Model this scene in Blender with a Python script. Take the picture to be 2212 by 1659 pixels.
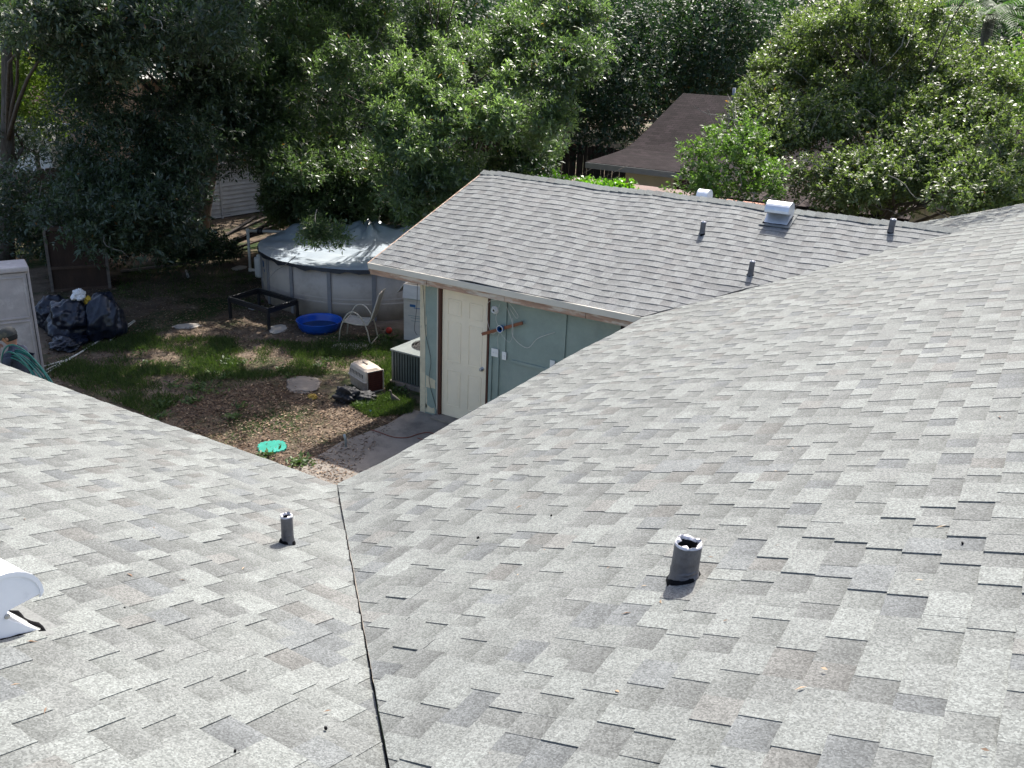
import bpy, bmesh, math, random
import numpy as np
from mathutils import Vector, Matrix
for o in list(bpy.data.objects): bpy.data.objects.remove(o)
scene = bpy.context.scene
COL = scene.collection
R = random.Random(7)
NR = np.random.default_rng(11)

# ------------------------------------------------------------------ camera
YAW, PITCH, ROLL, FPX = 0.5407, 0.3658, 0.0404, 1943.28
CAM = np.array([4.1771, -4.4827, 5.4831])
_f = np.array([-math.sin(YAW)*math.cos(PITCH), math.cos(YAW)*math.cos(PITCH), -math.sin(PITCH)])
_r = np.cross(_f, [0, 0, 1.]); _r /= np.linalg.norm(_r)
_u = np.cross(_r, _f)
CR = math.cos(ROLL)*_r + math.sin(ROLL)*_u
CU = -math.sin(ROLL)*_r + math.cos(ROLL)*_u
camd = bpy.data.cameras.new('camera'); cam = bpy.data.objects.new('camera', camd); COL.objects.link(cam)
camd.sensor_width = 36; camd.lens = FPX/2212*36; camd.clip_start = .05; camd.clip_end = 2000
M = Matrix.Identity(4)
for i in range(3):
    M[i][0] = CR[i]; M[i][1] = CU[i]; M[i][2] = -_f[i]; M[i][3] = CAM[i]
cam.matrix_world = M
scene.camera = cam

# ------------------------------------------------------------------ sky, sun, exposure
SUN = Vector((-.11, .63, .77)).normalized()
w = bpy.data.worlds.new('World'); scene.world = w; w.use_nodes = True
nt = w.node_tree; sky = nt.nodes.new('ShaderNodeTexSky'); sky.sky_type = 'NISHITA'; sky.sun_disc = False
sky.sun_elevation = math.asin(SUN.z); sky.sun_rotation = math.atan2(SUN.x, SUN.y)
sky.air_density = .8; sky.dust_density = 3.0; sky.ozone_density = .7
nt.links.new(sky.outputs[0], nt.nodes['Background'].inputs[0]); nt.nodes['Background'].inputs[1].default_value = .135
sl = bpy.data.lights.new('sun', 'SUN'); sun = bpy.data.objects.new('sun', sl); COL.objects.link(sun)
sl.energy = 3.7; sl.angle = math.radians(.53); sl.color = (1, .957, .88)
sun.rotation_euler = SUN.to_track_quat('Z', 'Y').to_euler(); sun.location = (0, 20, 40)
scene.view_settings.view_transform = 'Standard'; scene.view_settings.look = 'None'
scene.view_settings.exposure = 1.2; scene.view_settings.gamma = 1
scene.render.resolution_x = 1024; scene.render.resolution_y = 768

# ------------------------------------------------------------------ pixels to places (2212 x 1659 picture units)
def ray(x, y):
    d = _f + CR*(x-1106)/FPX - CU*(y-829.5)/FPX
    return d/np.linalg.norm(d)
def hit(x, y, n, k):
    d = ray(x, y); n = np.array(n, float)
    return CAM + d*(k - n@CAM)/(n@d)
GZ = -.02
def G(x, y, z=GZ): return hit(x, y, (0, 0, 1), z)
def at(x, y, t): return CAM + ray(x, y)*t
def proj(P):
    d = np.asarray(P, float)-CAM; z = d@_f
    return np.stack([1106+FPX*(d@CR)/z, 829.5-FPX*(d@CU)/z], -1)

# ------------------------------------------------------------------ materials
MATS = {}
def _mat(name):
    m = bpy.data.materials.new(name); m.use_nodes = True
    nt = m.node_tree; return m, nt, nt.nodes['Principled BSDF'], nt.nodes, nt.links
def ramp(nodes, cols):
    r = nodes.new('ShaderNodeValToRGB'); e = r.color_ramp.elements
    while len(e) < len(cols): e.new(.5)
    for k, (p, c) in enumerate(cols): e[k].position = p; e[k].color = (*c, 1)
    return r
def pmat(name, c, rough=.7, var=.18, scale=6, bump=.0, bscale=60, metal=0, c2=None, patch=(.45, .6), pscale=3, spec=.5, stretch=None):
    """colour with noise wear, optional second colour in patches, optional bump"""
    if name in MATS: return MATS[name]
    m, nt, b, N, L = _mat(name)
    tc = N.new('ShaderNodeTexCoord'); co = tc.outputs['Object']
    if stretch:
        mp = N.new('ShaderNodeMapping'); mp.inputs['Scale'].default_value = stretch; L.new(co, mp.inputs[0]); co = mp.outputs[0]
    n = N.new('ShaderNodeTexNoise'); n.inputs['Scale'].default_value = scale; n.inputs['Detail'].default_value = 8; n.inputs['Roughness'].default_value = .65; L.new(co, n.inputs[0])
    rp = ramp(N, [(.3, tuple(max(0, x*(1-var)) for x in c)), (.7, tuple(min(1, x*(1+var)) for x in c))]); L.new(n.outputs[0], rp.inputs[0])
    out = rp.outputs[0]
    if c2:
        n2 = N.new('ShaderNodeTexNoise'); n2.inputs['Scale'].default_value = pscale; n2.inputs['Detail'].default_value = 10; n2.inputs['Roughness'].default_value = .7; L.new(co, n2.inputs[0])
        mr = N.new('ShaderNodeMapRange'); mr.inputs[1].default_value = patch[0]; mr.inputs[2].default_value = patch[1]; L.new(n2.outputs[0], mr.inputs[0])
        mx = N.new('ShaderNodeMix'); mx.data_type = 'RGBA'; L.new(mr.outputs[0], mx.inputs[0]); L.new(out, mx.inputs[6]); mx.inputs[7].default_value = (*c2, 1); out = mx.outputs[2]
    L.new(out, b.inputs['Base Color'])
    b.inputs['Roughness'].default_value = rough; b.inputs['Metallic'].default_value = metal; b.inputs['Specular IOR Level'].default_value = spec
    if bump:
        n3 = N.new('ShaderNodeTexNoise'); n3.inputs['Scale'].default_value = bscale; n3.inputs['Detail'].default_value = 6; L.new(co, n3.inputs[0])
        bp = N.new('ShaderNodeBump'); bp.inputs['Strength'].default_value = bump; bp.inputs['Distance'].default_value = .02; L.new(n3.outputs[0], bp.inputs['Height']); L.new(bp.outputs[0], b.inputs['Normal'])
    MATS[name] = m; return m

def leafmat(name, c, c2, rough=.38, trans=.22, spec=.5):
    m, nt, b, N, L = _mat(name)
    a = N.new('ShaderNodeAttribute'); a.attribute_name = 'tone'
    rp = ramp(N, [(0, c), (.85, c2), (.97, tuple(x*1.5 for x in c2)), (1, (.22, .10, .03))]); L.new(a.outputs['Fac'], rp.inputs[0])
    L.new(rp.outputs[0], b.inputs['Base Color']); b.inputs['Roughness'].default_value = rough; b.inputs['Specular IOR Level'].default_value = spec
    t = N.new('ShaderNodeBsdfTranslucent'); mm = N.new('ShaderNodeMix'); mm.data_type = 'RGBA'; mm.blend_type = 'MULTIPLY'; mm.inputs[0].default_value = 1
    L.new(rp.outputs[0], mm.inputs[6]); mm.inputs[7].default_value = (1.8, 2.2, .95, 1); L.new(mm.outputs[2], t.inputs[0])
    ms = N.new('ShaderNodeMixShader'); ms.inputs[0].default_value = trans; L.new(b.outputs[0], ms.inputs[1]); L.new(t.outputs[0], ms.inputs[2])
    L.new(ms.outputs[0], N['Material Output'].inputs[0]); return m

def shinglemat(name, src):
    """granule-coated asphalt shingle; the tone of each tab comes from its attribute or object colour"""
    m, nt, b, N, L = _mat(name)
    if src == 'attr':
        a = N.new('ShaderNodeAttribute'); a.attribute_name = 'tone'; col = a.outputs['Color']
    else:
        a = N.new('ShaderNodeObjectInfo'); col = a.outputs['Color']
    u = N.new('ShaderNodeAttribute'); u.attribute_name = 'band'
    g = N.new('ShaderNodeNewGeometry')
    def noise(sc, det, rg=.6):
        n = N.new('ShaderNodeTexNoise'); n.inputs['Scale'].default_value = sc; n.inputs['Detail'].default_value = det; n.inputs['Roughness'].default_value = rg; L.new(g.outputs['Position'], n.inputs[0]); return n.outputs[0]
    def mr(v, a0, a1, b0, b1):
        q = N.new('ShaderNodeMapRange'); L.new(v, q.inputs[0])
        for k, x in enumerate((a0, a1, b0, b1)): q.inputs[k+1].default_value = x
        return q.outputs[0]
    def mul(x, y):
        q = N.new('ShaderNodeMath'); q.operation = 'MULTIPLY'; L.new(x, q.inputs[0]); L.new(y, q.inputs[1]); return q.outputs[0]
    vor = N.new('ShaderNodeTexVoronoi'); vor.inputs['Scale'].default_value = 170; L.new(g.outputs['Position'], vor.inputs[0])
    sep = N.new('ShaderNodeSeparateColor'); L.new(vor.outputs['Color'], sep.inputs[0])
    gran = mr(sep.outputs[0], 0, 1, .66, 1.34)
    gran2 = mr(noise(120, 3), .3, .7, .86, 1.14)
    blot = mul(mr(noise(2.2, 5), .3, .7, .93, 1.07), mr(noise(11, 4), .3, .7, .90, 1.10))
    bn = mr(noise(40, 3), .3, .7, .6, 1.3)
    band = N.new('ShaderNodeMath'); band.operation = 'MULTIPLY_ADD'; L.new(mul(u.outputs['Fac'], bn), band.inputs[0]); band.inputs[1].default_value = -.26; band.inputs[2].default_value = 1
    k = mul(mul(gran, gran2), mul(blot, band.outputs[0]))
    vm = N.new('ShaderNodeVectorMath'); vm.operation = 'SCALE'; L.new(col, vm.inputs[0]); L.new(k, vm.inputs['Scale'])
    L.new(vm.outputs[0], b.inputs['Base Color']); b.inputs['Roughness'].default_value = .85; b.inputs['Specular IOR Level'].default_value = .25
    bp = N.new('ShaderNodeBump'); bp.inputs['Strength'].default_value = .5; bp.inputs['Distance'].default_value = .002; L.new(sep.outputs[1], bp.inputs['Height']); L.new(bp.outputs[0], b.inputs['Normal'])
    return m

# ------------------------------------------------------------------ mesh helpers
def link(o, parent=None):
    COL.objects.link(o)
    if parent is not None: o.parent = parent
    return o
class MB:
    def __init__(s): s.v = []; s.f = []
    def add(s, vs, fs):
        k = len(s.v); s.v += [tuple(float(c) for c in v) for v in vs]; s.f += [tuple(i+k for i in f) for f in fs]; return s
    def box(s, c, d, rz=0, M=None):
        x, y, z = d[0]/2, d[1]/2, d[2]/2
        P = [Vector((a*x, b*y, e*z)) for a in (-1, 1) for b in (-1, 1) for e in (-1, 1)]
        T = Matrix.Rotation(rz, 3, 'Z') if M is None else M
        return s.add([T@p+Vector(c) for p in P], [(0, 1, 3, 2), (4, 6, 7, 5), (0, 4, 5, 1), (2, 3, 7, 6), (0, 2, 6, 4), (1, 5, 7, 3)])
    def bar(s, a, b, wd, th, up=(0, 0, 1)):
        a, b = Vector(a), Vector(b); d = (b-a); l = d.length; d.normalize(); u = Vector(up); x = d.cross(u)
        if x.length < 1e-4: x = d.cross(Vector((1, 0, 0)))
        x.normalize(); z = x.cross(d); T = Matrix((x, d, z)).transposed()
        return s.box((a+b)/2, (wd, l, th), M=T)
    def tube(s, pts, r, n=8, cap=True):
        pts = [Vector(p) for p in pts]; rs = r if hasattr(r, '__len__') else [r]*len(pts)
        vs = []; fs = []; px = None
        for i, p in enumerate(pts):
            d = (pts[min(i+1, len(pts)-1)]-pts[max(i-1, 0)]).normalized()
            if px is None:
                px = d.orthogonal().normalized()
            px = (px-d*px.dot(d)).normalized(); py = d.cross(px)
            for k in range(n):
                a = 2*math.pi*k/n; vs.append(p+(px*math.cos(a)+py*math.sin(a))*rs[i])
        for i in range(len(pts)-1):
            for k in range(n):
                fs.append((i*n+k, i*n+(k+1) % n, (i+1)*n+(k+1) % n, (i+1)*n+k))
        if cap: fs += [tuple(range(n))[::-1], tuple(range((len(pts)-1)*n, len(pts)*n))]
        return s.add(vs, fs)
    def lathe(s, prof, n=24, c=(0, 0, 0), wob=None, close=False):
        vs = []; fs = []
        for j, (r, z) in enumerate(prof):
            for k in range(n):
                a = 2*math.pi*k/n; rr, zz = (r, z) if wob is None else wob(j, a, r, z)
                vs.append((c[0]+rr*math.cos(a), c[1]+rr*math.sin(a), c[2]+zz))
        m = len(prof)
        for j in range(m-1):
            for k in range(n): fs.append((j*n+k, j*n+(k+1) % n, (j+1)*n+(k+1) % n, (j+1)*n+k))
        if close: fs += [tuple(range(n))[::-1], tuple(range((m-1)*n, m*n))]
        return s.add(vs, fs)
    def prism(s, poly, h0, h1, fr=None):
        """poly in (x,y), extruded along z, through frame fr(x,y,z)->point"""
        fr = fr or (lambda x, y, z: (x, y, z)); n = len(poly)
        return s.add([fr(x, y, h0) for x, y in poly]+[fr(x, y, h1) for x, y in poly], [tuple(range(n))[::-1], tuple(range(n, 2*n))]+[(i, (i+1) % n, n+(i+1) % n, n+i) for i in range(n)])
    def mesh(s, name, mat, smooth=False, recalc=True):
        me = bpy.data.meshes.new(name); me.from_pydata(s.v, [], s.f)
        if recalc:
            bm = bmesh.new(); bm.from_mesh(me); bmesh.ops.recalc_face_normals(bm, faces=bm.faces)
            big = [f for f in bm.faces if len(f.verts) > 4]
            if big: bmesh.ops.triangulate(bm, faces=big)
            bm.to_mesh(me); bm.free()
        me.materials.append(mat)
        if smooth: me.shade_smooth() if hasattr(me, 'shade_smooth') else None
        me.update(); return me
    def obj(s, name, mat, parent=None, smooth=False, bevel=0, loc=None, rz=0):
        o = bpy.data.objects.new(name, s.mesh(name, mat, smooth)); link(o, parent)
        if loc is not None: o.location = loc
        if rz: o.rotation_euler = (0, 0, rz)
        if bevel:
            b = o.modifiers.new('bevel', 'BEVEL'); b.width = bevel; b.segments = 2; b.limit_method = 'ANGLE'
        if smooth == 'auto':
            pass
        return o
def tag(o, label, cat, group=None, kind=None):
    if label: o['label'] = label
    if cat: o['category'] = cat
    if group: o['group'] = group
    if kind: o['kind'] = kind
    return o
def thing(name, label, cat, loc=(0, 0, 0), rz=0, group=None):
    o = bpy.data.objects.new(name, None); link(o); o.location = loc; o.rotation_euler = (0, 0, rz); o.empty_display_size = .2
    return tag(o, label, cat, group)
def copy_tree(o, parent=None):
    c = o.copy(); COL.objects.link(c); c.parent = parent
    for ch in o.children: copy_tree(ch, c)
    return c

# ------------------------------------------------------------------ base materials
white_metal = pmat('white_metal', (.78, .79, .80), .35, .05, 5, metal=0, c2=(.55, .56, .58), patch=(.6, .75))
lead = pmat('lead', (.115, .115, .125), .5, .35, 14, .3, 40, metal=.35, c2=(.10, .10, .11), patch=(.5, .7), pscale=9)
lead_sunlit = pmat('lead_sunlit', (.55, .54, .56), .45, .2, 20, .3, 60, metal=.2, c2=(.15, .15, .16), patch=(.55, .65), pscale=25)  # lit copy of the lead: sun on the rims painted as a paler colour
tar = pmat('roof_tar', (.008, .008, .009), .95, .3, 20, .5, 40, spec=.08)
dark = pmat('dark_void', (.01, .01, .01), .8)
teal = pmat('teal_paint', (.265, .330, .295), .6, .12, 3, .25, 30, c2=(.32, .37, .33), patch=(.52, .72), pscale=1.6)
cream = pmat('cream_paint', (.62, .55, .40), .65, .15, 7, .25, 40, c2=(.25, .20, .14), patch=(.60, .72), pscale=7)
door_paint = pmat('door_paint', (.90, .79, .61), .45, .05, 3, c2=(.60, .54, .42), patch=(.62, .8), pscale=5)
jamb_wood = pmat('jamb_wood', (.085, .030, .018), .6, .4, 12, .4, 50, stretch=(1, 1, .15))
bare_wood = pmat('bare_wood', (.40, .25, .17), .75, .3, 9, .4, 40, c2=(.60, .52, .42), patch=(.5, .62), pscale=6, stretch=(.4, 2, 2))
white_trim = pmat('white_trim', (.62, .57, .48), .5, .06, 4, c2=(.52, .46, .36), patch=(.64, .8), pscale=4)
white_plastic = pmat('white_plastic', (.80, .80, .78), .4, .05, 5)
concrete = pmat('concrete', (.235, .205, .175), .85, .2, 3, .35, 70, c2=(.12, .105, .09), patch=(.48, .68), pscale=1.8)
black_metal = pmat('black_metal', (.018, .018, .02), .35, .3, 10)
black_plastic = pmat('black_bag_plastic', (.016, .018, .026), .30, .3, 6, .5, 9)
steel = pmat('steel', (.45, .45, .45), .3, .2, 10, metal=.9)
bark = pmat('bark', (.085, .068, .052), .9, .4, 5, 1.0, 14, stretch=(3, 3, .6), c2=(.14, .13, .115), patch=(.5, .7), pscale=3)
twig_mat = pmat('twig_bark', (.20, .18, .155), .85, .3, 10)
wood_dark = pmat('dark_plywood', (.050, .027, .016), .8, .4, 4, .3, 30, stretch=(1, 1, .3))
wood_grey = pmat('grey_lumber', (.17, .14, .115), .85, .35, 6, .4, 30, stretch=(.3, 2, 2))

# ------------------------------------------------------------------ ground
def ground_mat():
    m, nt, b, N, L = _mat('yard_soil')
    g = N.new('ShaderNodeNewGeometry')
    def noise(sc, det, rg=.6):
        n = N.new('ShaderNodeTexNoise'); n.inputs['Scale'].default_value = sc; n.inputs['Detail'].default_value = det; n.inputs['Roughness'].default_value = rg; L.new(g.outputs['Position'], n.inputs[0]); return n.outputs[0]
    r1 = ramp(N, [(.3, (.065, .047, .033)), (.55, (.165, .125, .090)), (.75, (.28, .22, .165))]); L.new(noise(1.1, 9, .7), r1.inputs[0])
    r2 = ramp(N, [(.35, (.016, .030, .008)), (.7, (.045, .075, .018))]); L.new(noise(14, 5), r2.inputs[0])
    mr = N.new('ShaderNodeMapRange'); mr.inputs[1].default_value = .47; mr.inputs[2].default_value = .60; L.new(noise(.8, 6), mr.inputs[0])
    mx = N.new('ShaderNodeMix'); mx.data_type = 'RGBA'; L.new(mr.outputs[0], mx.inputs[0]); L.new(r1.outputs[0], mx.inputs[6]); L.new(r2.outputs[0], mx.inputs[7])
    L.new(mx.outputs[2], b.inputs['Base Color']); b.inputs['Roughness'].default_value = .95; b.inputs['Specular IOR Level'].default_value = .2
    bp = N.new('ShaderNodeBump'); bp.inputs['Strength'].default_value = .8; bp.inputs['Distance'].default_value = .03; L.new(noise(30, 6), bp.inputs['Height']); L.new(bp.outputs[0], b.inputs['Normal'])
    return m
tag(MB().add([(-600, -600, GZ), (600, -600, GZ), (600, 600, GZ), (-600, 600, GZ)], [(0, 1, 2, 3)]).obj('ground', ground_mat()), 'bare brown soil of the back yard and beyond', None, kind='structure')
pt = MB().prism([(-3.86, 5.9), (-3.80, 5.2), (-3.93, 4.3), (-3.88, 3.9), (-3.90, .34), (.29, .34), (.29, 5.9)][::-1], GZ-.06, 0)
tag(pt.obj('patio', concrete), 'stained grey concrete patio beside the teal wall', None, kind='structure')

# ------------------------------------------------------------------ the house
W_, LB, D_, PM, HE, WO = 5.6153, 4.4447, 3.0524, .3385, 2.3079, .30
TH = math.atan(PM); CT, ST = math.cos(TH), math.sin(TH)
YW = W_+WO
YG = 10.63            # far gable end of the long slope
XR = 5.2              # ridge of the long slope (x) and of the near slope (-y)
XL = -9.0             # left end of near slope
house = thing('house', 'single-storey teal house with grey shingle roof wrapping round the patio', 'house')
house.location = (0, 0, 0)
# frames: s along eave, t up the slope, h out of it
FR = {'R': (Vector((0, 0, HE)), Vector((0, -1, 0)), Vector((CT, 0, ST)), Vector((-ST, 0, CT))),
      'L': (Vector((0, 0, HE)), Vector((-1, 0, 0)), Vector((0, -CT, ST)), Vector((0, ST, CT))),
      'B': (Vector((0, W_, HE)), Vector((1, 0, 0)), Vector((0, CT, ST)), Vector((0, -ST, CT)))}
def sag(k, s, t):
    if k == 'B': return .010*math.sin(2.1*s+.9*t)+.007*math.sin(4.7*s+2.3*t+1)+.004*math.sin(9*s)
    if k == 'R': return .009*math.sin(1.3*s+1.9*t)+.005*math.sin(3.1*s+.7)
    return .006*math.sin(1.7*s+1.1*t)
def pos(k, s, t, h):
    o, e, tt, n = FR[k]; return o+e*s+tt*t+n*(h+sag(k, s, t))
TR = XR/CT
# convex regions as half planes a*s+b*t<=c
REG = {'R': [[(1, -CT, -.008), (-1, -CT, W_), (-1, 0, YG), (0, 1, TR)], [(1, CT, -W_), (-1, 0, YG), (1, -CT, -(W_+2*D_)), (0, 1, TR)]],
       'L': [[(-1, -CT, .0), (1, 0, -XL), (0, 1, TR)]],
       'B': [[(-1, 0, LB), (1, -CT, 0), (0, 1, D_/CT-.02)]]}
def clip(poly, hp):
    for a, b, c in hp:
        out = []
        for i in range(len(poly)):
            p, q = poly[i], poly[(i+1) % len(poly)]; dp = a*p[0]+b*p[1]-c; dq = a*q[0]+b*q[1]-c
            if dp <= 1e-9: out.append(p)
            if (dp < -1e-9 and dq > 1e-9) or (dp > 1e-9 and dq < -1e-9):
                k = dp/(dp-dq); out.append((p[0]+(q[0]-p[0])*k, p[1]+(q[1]-p[1])*k))
        poly = out
        if len(poly) < 3: return []
    return poly
EXPO = .143
LIGHT = [((.208, .217, .207), 34), ((.184, .191, .183), 40), ((.168, .172, .166), 14), ((.149, .156, .159), 6), ((.169, .164, .155), 6)]
DARK = [((.186, .193, .184), 16), ((.166, .171, .164), 36), ((.150, .153, .149), 26), ((.133, .139, .144), 13), ((.152, .146, .138), 9)]
def tone(thick=True):
    x = R.random()*100
    for c, wgt in (LIGHT if thick else DARK):
        x -= wgt
        if x <= 0: break
    j = R.uniform(.88, .99); c = [m*.3+v*.7 for m, v in zip((.176, .182, .174), c)]; return (c[0]*j*.99, c[1]*j*1.005, c[2]*j)
WID = (.092, .115, .135, .155, .18, .21)
tabs = []
for k in ('R', 'L', 'B'):
    T = {'R': TR, 'L': TR, 'B': D_/CT}[k]; s0, s1 = {'R': (-YG, XR), 'L': (-XR, -XL), 'B': (-LB, D_)}[k]
    nC = int(T/EXPO)+1
    for i in range(nC):
        s = s0-R.random()*.3; thick = R.random() < .5
        while s < s1:
            wi = R.randrange(6); wd = WID[wi]; t0 = i*EXPO
            for reg in REG[k]:
                quad = [(s, t0), (s+wd*.5, t0), (s+wd, t0), (s+wd, t0+EXPO*1.12), (s, t0+EXPO*1.12)]
                q = clip(quad, reg)
                if q:
                    full = len(q) == 5 and q == quad
                    c_ = tone(thick); c_ = c_ if k != 'B' else tuple((.172*.5+v*.5)*1.12 for v in c_); tabs.append((k, i, s, wi, thick, q, full, c_, R.random() < .008 and k != 'B'))
            s += wd; thick = (not thick) if R.random() < .85 else thick
# choose the 300 that show largest
cand = []
for j, (k, i, s, wi, thick, q, full, c, lift) in enumerate(tabs):
    if not full or k == 'B': continue
    P = np.array([pos(k, a, b, 0) for a, b in q]); d = (P-CAM)@_f
    if d.min() < .3: continue
    p2 = proj(P); x, y = p2[:, 0], p2[:, 1]
    vis = np.clip(x, 0, 2212), np.clip(y, 0, 1659)
    A = abs(np.dot(vis[0], np.roll(vis[1], 1))-np.dot(vis[1], np.roll(vis[0], 1)))/2
    cand.append((A, j))
cand.sort(reverse=True); single = {j for A, j in cand[:300] if A > 0}
sh_attr, sh_obj = shinglemat('asphalt_shingle_field', 'attr'), shinglemat('asphalt_shingle', 'object')
deck = pmat('roof_felt', (.03, .03, .03), .9)
def hgt(thick, u, extra=0, k='R'): return ((.0124 if thick else .0095) if k != 'B' else (.0115 if thick else .0092))+extra-(.0065 if k != 'B' else .0068)*u
JIT = [(R.uniform(-.003, .003), R.uniform(-.002, .003), R.uniform(-.003, .003)) for _ in range(60)]
# individual shingles share these meshes
VAR = {}
def shingle_mesh(wi, thick, v):
    key = (wi, thick, v)
    if key in VAR: return VAR[key]
    wd = WID[wi]; j = JIT[(wi*7+thick*3+v*11) % 60]
    q = [(0, j[0]), (wd/2, j[1]), (wd, j[2]), (wd, EXPO*1.12), (wd/2, EXPO*1.12), (0, EXPO*1.12)]
    vs = [(a, b, hgt(thick, b/EXPO)) for a, b in q]+[(a, b, -.003) for a, b in q]
    fs = [(0, 1, 4, 5), (1, 2, 3, 4)]+[(i, i+6, (i+1) % 6+6, (i+1) % 6) for i in range(6)]
    me = bpy.data.meshes.new('shingle'); me.from_pydata(vs, [], fs); me.materials.append(sh_obj)
    at_ = me.attributes.new('band', 'FLOAT', 'POINT'); at_.data.foreach_set('value', [0 if thick else max(0, (b/EXPO-.30)/.70) for a, b in q]*2)
    VAR[key] = me; return me
slopes = {}
def deckpoly(k, regs):
    mb = MB()
    for reg in regs:
        q = clip([(-20, 0), (20, 0), (20, 8), (-20, 8)], reg)
        if len(q) >= 3: mb.prism(q, -.05, -.028, lambda x, y, z, k=k: pos(k, x, y, z)-FR[k][3]*sag(k, x, y))
    return mb
for k, lab in (('R', 'long slope to the right of the valley'), ('L', 'near left slope'), ('B', 'back wing slope above the door')):
    slopes[k] = deckpoly(k, REG[k]).obj('roof_slope', deck, house); slopes[k]['label'] = lab
V = []; F = []; tn = []; bd = []
for j, (k, i, s, wi, thick, q, full, c, lift) in enumerate(tabs):
    t0 = i*EXPO
    ex = .006 if (k == 'R' and min(abs(a-b*CT) for a, b in q) < .22) else 0
    if lift: ex += R.uniform(.002, .004)
    if j in single:
        v = R.randrange(3); o = bpy.data.objects.new('shingle', shingle_mesh(wi, thick, v)); link(o, slopes[k])
        _, e, tt, n = FR[k]; p = pos(k, s, t0, ex*.5); rt = R.uniform(-.006, .006)
        Mx = Matrix.Identity(4)
        for a in range(3): Mx[a][0] = e[a]; Mx[a][1] = tt[a]; Mx[a][2] = n[a]; Mx[a][3] = p[a]
        o.matrix_local = Mx@Matrix.Rotation(rt, 4, 'Z'); o.color = (*c, 1); continue
    kk = len(V); n = len(q); jt = JIT[j % 60]
    for m_, (a, b) in enumerate(q):
        u = (b-t0)/EXPO; bb = b+(jt[m_ % 3]*(.35 if k == 'B' else 1) if u < .01 and i > 0 else 0)
        V.append(pos(k, a, bb, hgt(thick, u, ex, k))); bd.append(0 if thick else max(0, (u-.30)/.70))
    for a, b in q: V.append(pos(k, a, b, -.003)); bd.append(0)
    F.append(tuple(range(kk, kk+n))); tn.append(c)
    for m_ in range(n):
        F.append((kk+m_, kk+n+m_, kk+n+(m_+1) % n, kk+(m_+1) % n)); tn.append(c)
me = bpy.data.meshes.new('shingle_field'); me.from_pydata([tuple(v) for v in V], [], F); me.materials.append(sh_attr)
a = me.attributes.new('tone', 'FLOAT_COLOR', 'FACE'); a.data.foreach_set('color', np.array([(*c, 1) for c in tn], np.float32).ravel())
a = me.attributes.new('band', 'FLOAT', 'POINT'); a.data.foreach_set('value', np.array(bd, np.float32))
fld = bpy.data.objects.new('shingle_field', me); link(fld, house); fld['kind'] = 'stuff'; fld['label'] = 'grey asphalt shingles farther from the viewer'
pts = []
for i in range(60):
    t_ = .05+i*(TR-.1)/59; pts.append(pos('L', -t_*CT+R.uniform(-.003, .003)+.004, t_, .010))
MB().tube(pts, [R.uniform(.002, .0042) for _ in pts], 6).obj('valley_shade_line', tar, house)  # dark strip added to draw the shade along the cut shingle edge
# slopes that turn away from the view
back = pmat('back_shingles', (.15, .15, .147), .9, .25, 9, .4, 60)
zr = HE+PM*XR; zb = HE+PM*D_
mb = MB().add([(XR, YG, zr), (XR, -XR, zr), (2*XR, -2*XR, HE), (2*XR, YG, HE)], [(0, 1, 2, 3)]); mb.obj('roof_slope', back, house)
mb = MB().add([(XL, -XR, zr), (XR, -XR, zr), (2*XR, -2*XR, HE), (XL, -2*XR, HE)], [(0, 1, 2, 3)]); mb.obj('roof_slope', back, house)
zbe = zb-PM*(YG-W_-D_)
mb = MB().add([(-LB, W_+D_, zb), (D_, W_+D_, zb), (W_+2*D_-YG, YG, zbe), (-LB, YG, zbe)], [(0, 1, 2, 3)]); mb.obj('roof_slope', back, house)
# ridge caps of the back wing
capv = []
for v in range(3):
    q = R.uniform(-.004, .004); hw = .125
    vs = []
    for x, h in ((-.005, .022+q), (.16, .012)):
        vs += [(x, -hw*CT, -hw*ST+h), (x, 0, h+.012), (x, hw*CT, -hw*ST+h)]
    vs += [(x, y, z-.006-(.006 if i_ < 3 else 0)) for i_, (x, y, z) in enumerate(vs)]
    me = bpy.data.meshes.new('ridge_cap'); me.from_pydata(vs, [], [(0, 3, 4, 1), (1, 4, 5, 2), (6, 7, 10, 9), (7, 8, 11, 10), (0, 1, 7, 6), (1, 2, 8, 7), (0, 6, 9, 3), (2, 5, 11, 8), (3, 9, 10, 4), (4, 10, 11, 5)])
    me.materials.append(sh_obj); capv.append(me)
x = -LB-.01
while x < D_+.02:
    o = bpy.data.objects.new('ridge_cap', capv[R.randrange(3)]); link(o, house); o.location = (x, W_+D_, zb+.002+sag('B', x, D_/CT)*.8); o.color = (*[v*.95 for v in tone()], 1); x += .145
# walls
def wallbox(x0, x1, y0, y1, z1, mat=teal): return MB().box(((x0+x1)/2, (y0+y1)/2, (z1+GZ)/2), (x1-x0, y1-y0, z1-GZ)).obj('wall', mat, house)
CX = -3.725
DX0, DX1 = -3.335, -2.515
wt = 2.16
wallbox(CX+.10, DX0-.048, YW, YW+.12, wt)                                # teal strip left of door
wallbox(DX1+.04, .30, YW, YW+.12, wt)                                    # right of the door
MB().box(((DX0+DX1)/2, YW+.06, (2.10+wt)/2+.001), (DX1-DX0+.084, .12, wt-2.10)).obj('wall', cream, house)
MB().box(((DX0+DX1)/2, YW+.30, 1.05), (DX1-DX0+.3, .04, 2.1)).obj('wall', dark, house)
MB().box((CX+.05, YW+.058, (wt+GZ)/2), (.10, .124, wt-GZ)).obj('corner_board', cream, house, bevel=.006)
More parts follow.
